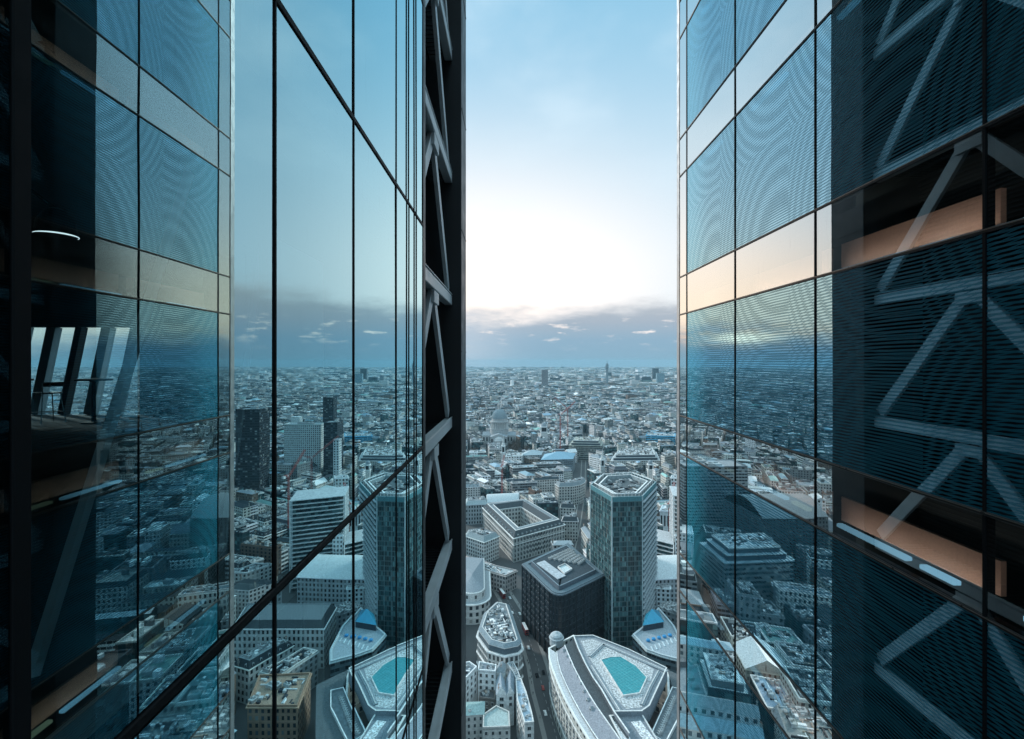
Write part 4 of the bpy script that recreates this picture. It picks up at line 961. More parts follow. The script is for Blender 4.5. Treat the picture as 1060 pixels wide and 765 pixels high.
# ---- 10 the domed cathedral ------------------------------------------------
def domed_cathedral(x, y):
    t = empty('domed_cathedral', (x, y, 0), 'pale cathedral with a big columned drum and a blue-grey dome', 'cathedral')
    HEROES.append([(x - 32, y - 45), (x + 32, y - 45), (x + 32, y + 110), (x - 32, y + 110)])
    mb = MB()
    walls(mb, ccw([(-19, -40), (19, -40), (19, 90), (-19, 90)]), 0, 32, (0.42, 0.43, 0.43), 7, 16); walls(mb, ccw([(-38, -14), (38, -14), (38, 14), (-38, 14)]), 0, 31.5, (0.42, 0.43, 0.43), 7, 16)
    mb.lathe([(11, 0), (11, 24), (11.6, 24.5), (8, 30), (1, 33)], 20, 0, -40, (0.42, 0.43, 0.43))
    mb.build('wall', M_wall, t)
    mb = MB(); gable(mb, [(-19, -40), (19, -40), (19, 90), (-19, 90)], 32, 7, LEAD, (0.42, 0.43, 0.43)); gable(mb, [(-38, -14), (38, -14), (38, 14), (-38, 14)], 31.6, 7, LEAD, (0.42, 0.43, 0.43)); mb.build('roof', M_roof, t)
    mb = MB(); mb.lathe([(21, 30), (21, 45), (21.8, 45.3), (21.8, 46), (16.0, 46.2), (16.0, 60), (21.5, 60.2), (21.5, 63), (17.5, 63.2), (17.2, 69), (17.8, 69.4)], 40, 0, 0, None, [(0.42, 0.43, 0.43)] * 5 + [(0.10, 0.11, 0.12)] + [(0.42, 0.43, 0.43)] * 5); mb.build('drum', M_plain, t)  # recessed drum wall coloured dark, shade between the columns put into the colour
    cm = MB(); cm.lathe([(1.0, 0), (0.8, 0.8), (0.75, 12.6), (1.0, 13.9)], 10, 0, 0, (0.66, 0.67, 0.66)); me = cm.mesh('column', M_plain)
    for i in range(28): inst('column', me, t, (19.6 * math.cos(2 * math.pi * i / 28), 19.6 * math.sin(2 * math.pi * i / 28), 46.1))
    mb = MB(); mb.lathe([(17.4, 69.4)] + [(17.4 * math.cos(a) ** 0.92, 69.4 + 21 * math.sin(a)) for a in [i * 1.36 / 10 for i in range(11)]], 40, 0, 0, (0.27, 0.33, 0.36))
    for i in range(28): a = 2 * math.pi * i / 28; mb.tube([((17.5 * math.cos(b) ** 0.92) * math.cos(a), (17.5 * math.cos(b) ** 0.92) * math.sin(a), 69.4 + 21.1 * math.sin(b)) for b in [j * 1.3 / 6 for j in range(7)]], 0.35, 5, (0.28, 0.35, 0.39))
    mb.build('dome', M_roof, t)
    mb = MB(); mb.lathe([(4.4, 89.5), (4.4, 91), (3.0, 91.2), (3.0, 99), (3.6, 99.3), (3.4, 100), (2.0, 103), (1.1, 105), (0.9, 106.2), (1.0, 107.2), (0.3, 108)], 18, 0, 0, (0.42, 0.43, 0.43)); mb.build('lantern', M_plain, t)
    mb = MB(); mb.box(-0.2, 0.2, -0.2, 0.2, 107.9, 112); mb.box(-1.2, 1.2, -0.17, 0.17, 110, 110.5); mb.build('cross', M_rail, t)
    for s_ in (-1, 1):
        mb = MB(); mb.lathe([(5.5, 30), (5.5, 48), (6, 48.4), (4.2, 49), (4.2, 58), (4.6, 58.4), (2.2, 62), (1.4, 65), (0.2, 68)], 16, s_ * 14, 84, (0.42, 0.43, 0.43)); mb.build('west_tower', M_plain, t)
domed_cathedral(-27, 1121)
# ---- 11 the slender telecom tower ------------------------------------------
def telecom_tower(x, y):
    t = empty('telecom_tower', (x, y, 0), 'slender telecom tower breaking the horizon with a thicker head', 'tower')
    mb = MB(); mb.lathe([(9, 0), (9, 108), (8.2, 108.1)], 24, 0, 0, (0.22, 0.27, 0.3)); mb.build('shaft', M_plain, t)
    mb = MB(); mb.lathe([(5, 108), (5, 118), (11, 118.5), (11, 121), (6, 121.5), (6, 127), (11, 127.5), (11, 130), (6, 130.5), (6, 136), (11, 136.5), (11, 139)], 24, 0, 0, (0.18, 0.22, 0.25)); mb.build('aerial_gallery', M_plain, t)
    mb = MB(); mb.lathe([(7, 139), (12.5, 142), (12.5, 172), (9, 173), (9, 181), (6, 182)], 24, 0, 0, (0.2, 0.25, 0.28)); mb.build('tower_head', M_plain, t)
    mb = MB(); mb.lathe([(2.2, 182), (1.6, 192), (0.4, 206)], 12, 0, 0, (0.15, 0.18, 0.2)); mb.build('mast', M_plain, t)
telecom_tower(791, 4020)
# ---- 12 towers standing out of the far city ---------------------------------
def slab_tower(px, py_top, D, w, dep, col, label, m=None, units=2, name='tower_block'):
    h = EYE - (py_top - 374) * D / F; x = (px - 529) / F * D
    poly = [(x - w / 2, D), (x + w / 2, D), (x + w / 2, D + dep), (x - w / 2, D + dep)]
    q = ccw(poly); hero(q, 2); B = Bld(q, name, label, None, 'tower block')
    mb = MB(); walls(mb, B.p, 0, h, col, 3.4, 3.6); B.part(mb, 'wall', m or M_strip)
    mb = MB(); flat_roof(mb, B.p, h + .05, jit(col), LEAD, 1.2); B.part(mb, 'roof', M_roof)
    for k in range(units): B.unit(roof_spot(inset(B.p, 4), rnd), h, w * 0.25, dep * 0.25, 4)
    return B
slab_tower(564, 383, 3600, 46, 24, (0.26, 0.25, 0.26), 'lone dark high slab in the far city nearest the cloud glow', M_wall)
slab_tower(679, 381.5, 4600, 54, 34, (0.05, 0.07, 0.085), 'dark block tower on the far skyline by the ribbed tower edge')
slab_tower(684, 386.5, 4300, 66, 34, (0.30, 0.46, 0.54), 'pale blue block tower in front of the dark skyline block')
slab_tower(660, 388.5, 4300, 36, 26, (0.28, 0.32, 0.35), 'small grey tower between the telecom tower and the dark skyline block')
slab_tower(675, 400, 2900, 26, 22, (0.5, 0.54, 0.56), 'squat pale tower below the skyline blocks')
slab_tower(505, 393, 3600, 22, 20, (0.5, 0.52, 0.54), 'pale stub of a tower far beyond the cathedral on its left')
slab_tower(606, 389, 4400, 30, 24, (0.24, 0.28, 0.31), 'grey far tower standing left of the telecom tower')
slab_tower(545, 390, 4600, 30, 22, (0.30, 0.33, 0.35), 'small grey far tower between the cathedral dome and the lone dark slab')
# mirrored only in the left glass (hidden directly by the ribbed tower); px is the mirrored photo position
def mx(px): return 1058 - px
B = slab_tower(mx(316), 440, 820, 62, 24, (0.66, 0.70, 0.70), 'white gridded slab mirrored in the left tower glass', M_wall)
slab_tower(mx(345), 438, 800, 22, 30, (0.05, 0.065, 0.08), 'dark ribbed block beside the white gridded slab in the reflection', M_strip)
slab_tower(mx(342), 412, 1150, 24, 24, (0.035, 0.045, 0.055), 'dark square tower mirrored high in the left glass', M_strip)
slab_tower(mx(351), 456, 700, 8, 12, (0.6, 0.64, 0.66), 'narrow pale stair tower mirrored in front of the dark ribbed block', M_wall, 0)
slab_tower(mx(262), 425, 700, 34, 30, (0.04, 0.05, 0.06), 'dark fin-ribbed tower mirrored beside the thick glass joint', M_strip)
# building with open white floor slabs (under construction)
def slab_stack(px, py_top, D, w, dep, label):
    h = EYE - (py_top - 374) * D / F; x = (px - 529) / F * D
    poly = ccw([(x - w / 2, D + 10), (x + w / 2, D - 8), (x + w / 2 + 8, D + dep - 8), (x - w / 2 + 8, D + dep + 10)]); hero(poly, 2)
    B = Bld(poly, 'balconied_block', label)
    mb = MB(); walls(mb, inset(B.p, 2.2), 0, h - 1, (0.05, 0.06, 0.07), 3, 3.6); B.part(mb, 'wall', M_gwall)
    n = int(h / 3.7)
    for k in range(1, n + 1):
        mb = MB(); z = k * h / n; q = inset(B.p, 0.0); ringband(mb, q, z - 0.7, q, z, WHITE); mb.face(r3(q, z), (0.5, 0.53, 0.55)); mb.face(list(reversed(r3(q, z - 0.7))), (0.4, 0.42, 0.44)); B.part(mb, 'floor_plate', M_plain)
    for a in B.p:
        mb = MB(); mb.box(a[0] * 0.98 - 0.4, a[0] * 0.98 + 0.4, a[1] * 0.98 - 0.4, a[1] * 0.98 + 0.4, 0, h - 0.71, WHITE); B.part(mb, 'corner_post', M_plain)
slab_stack(mx(333), 516, 430, 42, 34, 'tall block of stacked white floor plates mirrored in the left tower glass')
slab_stack(mx(376), 560, 440, 22, 30, 'narrower stack of pale balconies mirrored beside the tall floor-plate block')
block([(118, 318), (176, 318), (182, 345), (120, 345)], 26, 'mansard', PALE, SLATE, 'long white balustraded block with black mansard mirrored below the floor-plate stack', cw=3, ch=4, units=0)
bm = list(bpy.data.objects)[-1]
block([(104, 246), (128, 246), (134, 270), (108, 272)], 26, 'flat', (0.34, 0.23, 0.17), (0.36, 0.26, 0.2), 'brown flat-roofed building mirrored at the lower left of the clear glass', units=3)
block([(112, 380), (165, 385), (170, 430), (118, 425)], 30, 'vault', (0.4, 0.44, 0.46), (0.62, 0.68, 0.7), 'long building with a curved white roof mirrored under the white gridded slab', rise=7)
# mirrored in the right glass (the city left of the picture)
slab_tower(529 - (735 - 529), 484, 560, 66, 40, (0.30, 0.34, 0.36), 'broad fin-ribbed tower block mirrored in the ribbed panels', M_strip)
block([(-295, 470), (-232, 470), (-226, 540), (-300, 545)], 48, 'vault', (0.12, 0.14, 0.15), (0.22, 0.26, 0.28), 'big round-backed dark roof mirrored in the ribbed panels', rise=12)
block([(-215, 390), (-160, 385), (-158, 430), (-218, 435)], 40, 'step', (0.2, 0.23, 0.24), (0.36, 0.42, 0.45), 'stepped block with pale roof edges mirrored low in the ribbed panels', wallm=M_strip)

# ---- 13 church towers --------------------------------------------------------
def church(px, py, h, label, spire=True, w=7.5):
    x, y = P(px, py, h); t = empty('church_tower', (x, y, 0), label, 'church tower'); hw = w / 2
    HEROES.append([(x - hw - 2, y - hw - 2), (x + hw + 2, y - hw - 2), (x + hw + 2, y + hw + 2), (x - hw - 2, y + hw + 2)])
    mb = MB(); mb.box(-hw, hw, -hw, hw, 0, h * 0.62, PALE); mb.box(-hw - 0.5, hw + 0.5, -hw - 0.5, hw + 0.5, h * 0.60, h * 0.63, WHITE)
    for a in (-hw + 1, hw - 1):
        for b in (-hw + 1, hw - 1): mb.box(a - 0.9, a + 0.9, b - 0.9, b + 0.9, h * 0.63, h * 0.8, PALE)
    mb.box(-hw, hw, -hw, hw, h * 0.80, h * 0.84, WHITE); mb.build('tower', M_plain, t)
    mb = MB(); mb.box(-hw + 1.5, hw - 1.5, -hw + 1.5, hw - 1.5, h * 0.63, h * 0.799, (0.03, 0.035, 0.04)); mb.build('belfry', M_plain, t)
    mb = MB()
    if spire: mb.lathe([(hw * 0.8, h * 0.84), (hw * 0.7, h * 0.9), (hw * 0.45, h * 0.91), (hw * 0.3, h), (0.1, h * 1.16)], 8, 0, 0, PALE)
    else: mb.lathe([(hw * 0.9, h * 0.84), (hw * 0.85, h * 0.9), (hw * 0.5, h * 0.97), (0.3, h)], 12, 0, 0, LEAD)
    mb.build('steeple', M_plain, t)
church(521, 456, 56, 'slim white church tower with a spire between the gridded block and the tower edge')
church(563, 437, 58, 'square white church tower with a dark belfry right of the cathedral', False, 15)
church(623.5, 470, 50, 'grey church tower at the end of the canyon street')
church(673, 476, 40, 'small lead-capped church tower right of the palazzo', False, 9)

# ---- 14 tower cranes ----------------------------------------------------------
def crane(x, y, h, jib, rz, label):
    t = empty('tower_crane', (x, y, 0), label, 'crane', 'red tower cranes over the city')
    t.rotation_euler = (0, 0, rz)
    def lattice(p, q, w, n):
        mb = MB(); p, q = Vector(p), Vector(q); d = (q - p).normalized(); u = Vector((0, 1, 0)); v = d.cross(u).normalized()
        cs = [u * a * w / 2 + v * b * w / 2 for a, b in ((-1, -1), (1, -1), (1, 1), (-1, 1))]
        for c_ in cs: mb.bar(p + c_, q + c_, w * 0.16, up=(0, 1, 0))
        for i in range(n):
            a, b = p.lerp(q, i / n), p.lerp(q, (i + 1) / n)
            for k in range(4): mb.bar(a + cs[k], b + cs[(k + 1) % 4], w * 0.11, up=(0.3, 1, 0.1))
        return mb
    lattice((0, 0, 0), (0, 0, h), 1.7, int(h / 4)).build('mast', M_red, t)
    lattice((1.5, 0, h), (jib, 0, h + jib * 0.75), 1.6, int(jib / 3)).build('jib', M_red, t)
    lattice((-1, 0, h + 0.6), (-9, 0, h + 0.6), 1.6, 3).build('counter_jib', M_red, t)
    mb = MB(); mb.bbox(-10, -6.5, -1.2, 1.2, h - 1.6, h + 1.2, 0.1); mb.build('counterweight', M_sill, t)
    mb = MB(); mb.bbox(-0.9, 1.4, -1.9, -0.5, h - 1.9, h + 0.4, 0.1); mb.build('cab', M_white, t)
crane(100, 990, 92, 34, R(20), 'red tower crane over dark blocks right of the church belfry')
crane(126, 1085, 96, 30, R(160), 'red tower crane further back beside the other far crane')
crane(-12, 640, 62, 16, R(80), 'orange-red crane mast rising beside the white gridded block')
crane(156, 480, 60, 22, R(60), 'red crane mast low beside the finned white block')
crane(0.448 * 520, 520, 78, 30, R(100), 'red crane mirrored nearest the thick glass joint')
crane(0.402 * 640, 640, 74, 34, R(150), 'leaning red crane mirrored in front of the white gridded slab')

# ---- 15 trees -------------------------------------------------------------------
def tree_mesh(seed, ever):
    r = random.Random(seed); mb = MB(); tw = MB()
    mb.tube([(0, 0, 0), (0.1, 0, 3), (0.0, 0.2, 7)], [0.45, 0.36, 0.22], 8)
    for i in range(16):
        a = r.random() * 6.28; z = r.uniform(2.6, 6.5); L = r.uniform(2.5, 5.5); e = (L * math.cos(a), L * math.sin(a), z + r.uniform(1.5, 4.5))
        mb.tube([(0, 0.1, z), (e[0] * 0.5, e[1] * 0.5, z + (e[2] - z) * 0.4), e], [0.2, 0.12, 0.04], 5)
        for k in range(34 if not ever else 46):
            p = Vector((e[0] * r.uniform(0.45, 1.15), e[1] * r.uniform(0.45, 1.15), e[2] + r.uniform(-1.6, 1.8))) + Vector((r.gauss(0, .7), r.gauss(0, .7), r.gauss(0, .5)))
            s_ = r.uniform(0.18, 0.5) if not ever else r.uniform(0.3, 0.7); n_ = Vector((r.gauss(0, 1), r.gauss(0, 1), r.gauss(0, 1))).normalized(); u = n_.orthogonal().normalized() * s_; v = n_.cross(u).normalized() * s_ * 0.45
            tw.quad(tuple(p - u), tuple(p + v), tuple(p + u), tuple(p - v))
    return mb.mesh('trunk', M_bark), tw.mesh('crown', M_evergreen if ever else M_twig)
TM = [tree_mesh(1, False), tree_mesh(2, False), tree_mesh(3, True)]
def tree(x, y, k, kind, label, group):
    t = empty('city_tree' if kind < 2 else 'evergreen_tree', (x, y, 0), label, 'tree', group); t.scale = (k, k, k); t.rotation_euler = (0, 0, rnd.random() * 6)
    inst('trunk', TM[kind][0], t); inst('crown', TM[kind][1], t)
TREES = []
for i in range(12):
    a = rnd.random() * 6.28; x, y = 12 + rnd.uniform(-16, 26), 1062 + rnd.uniform(-60, 40); TREES.append((x, y)); tree(x, y, rnd.uniform(1.7, 2.5), rnd.choice((0, 1)), 'bare brown tree in the clump right of the cathedral dome', 'bare trees beside the cathedral')
for i in range(6):
    x, y = -88 + rnd.uniform(-14, 14), 1040 + rnd.uniform(-40, 40); TREES.append((x, y)); tree(x, y, rnd.uniform(1.3, 1.9), rnd.choice((0, 1)), 'bare brown tree in the clump left of the cathedral', 'bare trees left of the cathedral')
for x, y in TREES: HEROES.append([(x - 9, y - 9), (x + 9, y - 9), (x + 9, y + 9), (x - 9, y + 9)])

# ---- 16 streets -------------------------------------------------------------------
def offs(line, d):
    out = []
    for i, p in enumerate(line):
        a = Vector(line[max(0, i - 1)]); b = Vector(line[min(len(line) - 1, i + 1)]); t = (b - a).normalized(); out.append((p[0] - t.y * d, p[1] + t.x * d))
    return out
STREETS = []
def street(line, w, name, pave=3.0, mark=True):
    STREETS.append((line, w / 2 + pave))
    mb = MB(); l, r_ = offs(line, w / 2), offs(line, -w / 2)
    for i in range(len(line) - 1): mb.quad((*r_[i], 0.004), (*r_[i + 1], 0.004), (*l[i + 1], 0.004), (*l[i], 0.004))
    tag(mb.build(name, M_asphalt), kind='structure')
    mb = MB()
    for s_ in (1, -1):
        a, b = offs(line, s_ * (w / 2 + 0.01)), offs(line, s_ * (w / 2 + pave))
        for i in range(len(line) - 1): mb.hexa([(*a[i], 0.003), (*a[i + 1], 0.003), (*b[i + 1], 0.003), (*b[i], 0.003)] if s_ < 0 else [(*b[i], 0.003), (*b[i + 1], 0.003), (*a[i + 1], 0.003), (*a[i], 0.003)],
                                           [(*a[i], 0.13), (*a[i + 1], 0.13), (*b[i + 1], 0.13), (*b[i], 0.13)] if s_ < 0 else [(*b[i], 0.13), (*b[i + 1], 0.13), (*a[i + 1], 0.13), (*a[i], 0.13)])
    tag(mb.build('pavement', M_pave), kind='structure')
    if mark:
        mb = MB()
        for i in range(len(line) - 1):
            a, b = Vector(line[i]), Vector(line[i + 1]); n = int((b - a).length / 5)
            for k in range(n):
                p, q = a.lerp(b, (k + .15) / n), a.lerp(b, (k + .65) / n); t = (b - a).normalized(); o = Vector((-t.y, t.x)) * 0.12
                mb.quad((*(p - o), .009), (*(q - o), .009), (*(q + o), .009), (*(p + o), .009))
        tag(mb.build('road_marking', M_mark), kind='structure')
MAIN = [P(586, 800, 0), P(571, 745, 0), P(562, 715, 0), P(557, 690, 0), P(549, 665, 0), P(537, 640, 0), P(521, 614, 0), P(505, 592, 0), P(485, 568, 0), (-75, 575), (-130, 640)]
street(MAIN, 10, 'road', 2.6)
street([(32, 50), (30, 150), P(586, 800, 0)], 10, 'road', 2.6)
CANYON = [P(590, 575, 0), P(598, 540, 0), P(603, 510, 0), (0.149 * 1000, 1000), (0.155 * 1350, 1350)]
street(CANYON, 6, 'road', 1.5, False)

# ---- 17 vehicles and people -----------------------------------------------------------
def bus_parts(t):
    mb = MB(); mb.bbox(-1.25, 1.25, -5.5, 5.5, 0.35, 4.25, 0.22); mb.build('body', M_bus, t)
    mb = MB(); mb.bbox(-1.15, 1.15, -5.3, 5.3, 4.255, 4.40, 0.07); mb.build('roof', M_white, t)
    for z in (1.35, 2.95):
        mb = MB()
        for s_ in (-1, 1): mb.box(s_ * 1.255 - 0.02, s_ * 1.255 + 0.02, -5.0, 5.0, z, z + 0.95)
        for s_ in (-1, 1): mb.box(-1.0, 1.0, s_ * 5.505 - 0.02, s_ * 5.505 + 0.02, z, z + 1.0)
        mb.build('window_band', M_winpane, t)
    wm = MB(); wm.tube([(-0.15, 0, 0), (0.15, 0, 0)], 0.5, 14); me = wm.mesh('wheel', M_black)
    for s_ in (-1, 1):
        for y in (-3.6, 3.4): inst('wheel', me, t, (s_ * 1.15, y, 0.5))
def heading(i): a, b = Vector(MAIN[i]), Vector(MAIN[i + 1]); d = b - a; return math.atan2(d.y, d.x) - math.pi / 2
t = empty('double_decker_bus', (*P(543.5, 654, 0), 0.005), 'red double-decker bus with a white roof beside the black office block', 'bus', rz=heading(4)); bus_parts(t); b0 = t
t = copy_tree(b0); t.location = (*P(520, 617, 0), 0.005); t.rotation_euler = (0, 0, heading(6)); tag(t, 'red double-decker bus with a white roof behind the wedge-shaped block')
def car(x, y, rz, m, label, group=None):
    t = empty('parked_car', (x, y, 0.005), label, 'car', group, rz)
    mb = MB(); pr = [(-0.86, -2.1, 0.35), (0.86, -2.1, 0.35), (0.86, 2.1, 0.35), (-0.86, 2.1, 0.35)]
    mb.bbox(-0.87, 0.87, -2.1, 2.1, 0.3, 0.85, 0.12); mb.hexa([(-0.8, -1.7, .85), (.8, -1.7, .85), (.8, 1.1, .85), (-.8, 1.1, .85)], [(-0.62, -1.2, 1.42), (.62, -1.2, 1.42), (.62, .5, 1.42), (-.62, .5, 1.42)]); mb.build('body', m, t)
    mb = MB(); mb.hexa([(-0.81, -1.5, .92), (.81, -1.5, .92), (.81, .95, .92), (-.81, .95, .92)], [(-0.65, -1.15, 1.35), (.65, -1.15, 1.35), (.65, .5, 1.35), (-.65, .5, 1.35)]); mb.build('window_band', M_winpane, t)
    wm = MB(); wm.tube([(-0.1, 0, 0), (0.1, 0, 0)], 0.32, 12); me = wm.mesh('wheel', M_black)
    for s_ in (-1, 1):
        for yy in (-1.3, 1.3): inst('wheel', me, t, (s_ * 0.8, yy, 0.32))
    return t
car(*P(562, 713, 0), heading(2), M_red, 'small red car driving down the dark street at the stone block')
car(*P(538, 636, 0), heading(4), M_white, 'white van-like car ahead of the red bus')
for i, (k, t_, s_, m_c, col_) in enumerate([(1, .2, 1, M_white, 'white'), (2, .7, -1, M_black, 'black'), (3, .75, 1, M_steel, 'grey'), (4, .85, -1, M_black, 'black'), (5, .2, 1, M_white, 'white'), (5, .75, -1, M_steel, 'grey'), (6, .6, 1, M_black, 'black'), (7, .35, -1, M_white, 'white')]):
    a, b = Vector(MAIN[k]), Vector(MAIN[k + 1]); d = (b - a).normalized(); p = a.lerp(b, t_) + Vector((-d.y, d.x)) * s_ * 2.6
    car(p.x, p.y, heading(k), m_c, '%s car in the %s lane of the street, number %d from the bottom edge' % (col_, 'left' if s_ > 0 else 'right', i + 1)) if False else car(p.x, p.y, heading(k), m_c, ['white car lowest in the dark street below the red car', 'black car just beyond the small red car', 'grey car beside the turret of the skylight-roofed block', 'black car close behind the nearer red bus', 'white car between the two red buses', 'grey car nearest the farther red bus', 'black car beside the rounded drum block', 'white car farthest up the dark street'][i])
car(*P(556, 700, 0), heading(3), M_black, 'black car in the wide part of the dark street')
def person_mesh():
    mb = MB(); prof = [(0.05, 0.0), (0.13, 0.02), (0.11, 0.45), (0.15, 0.85), (0.19, 1.15), (0.23, 1.40), (0.10, 1.50), (0.07, 1.54), (0.11, 1.64), (0.10, 1.74), (0.03, 1.79)]
    n = 12; rings = []
    for r_, z in prof:
        sq = 0.62 if z < 1.5 else 1.0; split = 0.45 if z < 0.8 else 0
        ring = []
        for i in range(n):
            a = 2 * math.pi * i / n; x, y = r_ * math.cos(a), r_ * sq * math.sin(a)
            y += 0.16 * math.copysign(1, x if abs(x) > 1e-4 else 1) * (0.8 - z) if split else 0
            ring.append((x, y, z))
        rings.append(ring)
    for k in range(len(rings) - 1):
        for i in range(n): j = (i + 1) % n; mb.quad(rings[k][i], rings[k][j], rings[k + 1][j], rings[k + 1][i])
    mb.face(rings[-1])
    for s_ in (-1, 1): mb.tube([(s_ * 0.2, 0, 1.38), (s_ * 0.27, 0.04 * s_, 1.1), (s_ * 0.25, 0.14 * s_, 0.85)], [0.065, 0.05, 0.04], 7)
    return mb.mesh('person', M_cloth)
PM = person_mesh()
for i in range(26):
    k = rnd.randrange(1, 6); t_ = rnd.random(); s_ = rnd.choice((-1, 1)); a, b = Vector(MAIN[k]), Vector(MAIN[k + 1]); d = (b - a).normalized(); p = a.lerp(b, t_) + Vector((-d.y, d.x)) * s_ * rnd.uniform(5.3, 7.2)
    o = inst('person', PM, None, (p.x, p.y, 0.13), rnd.random() * 6); tag(o, 'tiny dark-clothed pedestrian walking on the pavement of the dark street', 'person', 'pedestrians along the dark street')
# ---- 18 the fabric of the city: blocks on a bent street grid ------------------------
def warp(u, v):
    a = mnoise.noise(Vector((u / 260, v / 260, 3.1))); b = mnoise.noise(Vector((u / 260, v / 260, 9.7)))
    c_ = mnoise.noise(Vector((u / 900, v / 900, 5.3))); e = mnoise.noise(Vector((u / 900, v / 900, 7.9)))
    x, y = u + a * 60 + c_ * 160, v + b * 60 + e * 160
    return (x * 0.94 - y * 0.34, x * 0.34 + y * 0.94)
WALLC = [('pale stone', (0.55, 0.55, 0.53), 34), ('white', (0.74, 0.76, 0.76), 22), ('grey', (0.24, 0.26, 0.275), 20), ('brown brick', (0.20, 0.15, 0.12), 9), ('dark glass', (0.04, 0.06, 0.075), 22)]
HEROES.append([(36, 284), (80, 284), (80, 342), (36, 342)])
HEROES.append([(0, 388), (62, 424), (66, 470), (0, 438)])
ROOFC = [('white', (0.76, 0.80, 0.82), 17), ('grey', (0.24, 0.28, 0.31), 26), ('dark', (0.05, 0.065, 0.075), 40), ('blue-grey', (0.30, 0.42, 0.50), 14), ('green', (0.25, 0.42, 0.40), 4)]
def pick(t): return rnd.choices(t, [x[2] for x in t])[0]
HB = [(min(p[0] for p in h), max(p[0] for p in h), min(p[1] for p in h), max(p[1] for p in h), h) for h in HEROES]
def near_street(p, pad):
    for line, w in STREETS:
        for i in range(len(line) - 1):
            a, b = Vector(line[i]), Vector(line[i + 1]); q = Vector(p); d = b - a; t = max(0, min(1, (q - a).dot(d) / d.length_squared))
            if (a + d * t - q).length < w + pad: return True
    return False
def blocked(q):
    x0, x1 = min(p[0] for p in q), max(p[0] for p in q); y0, y1 = min(p[1] for p in q), max(p[1] for p in q)
    tests = list(q) + [((q[i][0] + q[(i + 1) % 4][0]) / 2, (q[i][1] + q[(i + 1) % 4][1]) / 2) for i in range(4)] + [centroid(q)]
    for a0, a1, b0, b1, h in HB:
        if x1 < a0 or x0 > a1 or y1 < b0 or y0 > b1: continue
        if any(in_poly(p, h) for p in tests) or any(in_poly(p, q) for p in h): return True
    if y0 < 1500 and any(near_street(p, 1.0) for p in tests): return True
    return False
def lerp2(a, b, t): return (a[0] + (b[0] - a[0]) * t, a[1] + (b[1] - a[1]) * t)
LOTS = []
def lots(cell_u, cell_v, d0, d1, street_w, split, smin=-0.80, smax=0.68):
    nu, nv = int(d1 * 1.5 / cell_u) + 4, int(d1 * 1.5 / cell_v) + 4
    for i in range(-nu, nu):
        for j in range(-nv // 3, nv):
            u, v = i * cell_u, j * cell_v
            # quick reject with the unwarped position
            cx, cy2 = u * 0.94 - v * 0.34, u * 0.34 + v * 0.94
            if cy2 < d0 - 300 or cy2 > d1 + 300 or abs(cx) > 1.2 * cy2 + 500: continue
            q = [warp(u, v), warp(u + cell_u, v), warp(u + cell_u, v + cell_v), warp(u, v + cell_v)]
            c = centroid(q)
            if not (d0 <= c[1] < d1): continue
            s = c[0] / c[1]
            lo = -1.2 if c[1] > 1500 else smin
            if not (lo < s < smax): continue
            k = rnd.choices((1, 2, 3), split)[0]; q = inset(q, street_w)
            if rnd.random() < 0.5: q = q[1:] + q[:1]
            for n in range(k):
                a, b = n / k, (n + 1) / k
                LOTS.append(ccw([lerp2(q[0], q[1], a), lerp2(q[0], q[1], b), lerp2(q[3], q[2], b), lerp2(q[3], q[2], a)]))
lots(41, 32, 45, 215, 4.0, (2, 5, 4))
lots(41, 32, 215, 900, 4.0, (2, 5, 4))
lots(36, 28, 900, 2000, 4.0, (3, 5, 3))
lots(46, 36, 2000, 3600, 5.0, (6, 4, 1))
lots(90, 70, 3600, 6500, 8.0, (6, 4, 0))
lots(190, 150, 6500, 15000, 20, (1, 0, 0))
def style_of(c):
    wn, wc, _ = pick(WALLC); rn, rc, _ = pick(ROOFC)
    D = c[1]
    h = rnd.uniform(17, 30) + 5 * mnoise.noise(Vector((c[0] / 200, D / 200, 1)))
    if D < 272 and -0.22 < c[0] / D < 0.2: h = rnd.uniform(5, 9)
    if D > 1400: h = rnd.uniform(12, 26)
    if rnd.random() < 0.06 and D > 272: h *= rnd.uniform(1.25, 1.6)
    if wn in ('pale stone', 'white', 'brown brick'): st = rnd.choices(('flat', 'mansard', 'hip', 'gable', 'step', 'court'), (26, 24, 16, 12, 14, 8))[0]
    else: st = rnd.choices(('flat', 'step', 'hip'), (60, 32, 8))[0]
    if st == 'mansard': rn, rc = ('dark', (0.05, 0.065, 0.075)) if rnd.random() < .6 else ('grey', (0.30, 0.34, 0.37))
    return dict(wn=wn, wc=jit(wc, .2), rn=rn, rc=jit(rc, .25), h=h, st=st, wm=(M_gwall if wn == 'dark glass' else (M_strip if (wn == 'grey' and rnd.random() < .6) or (wn == 'white' and rnd.random() < .25) else M_wall)))
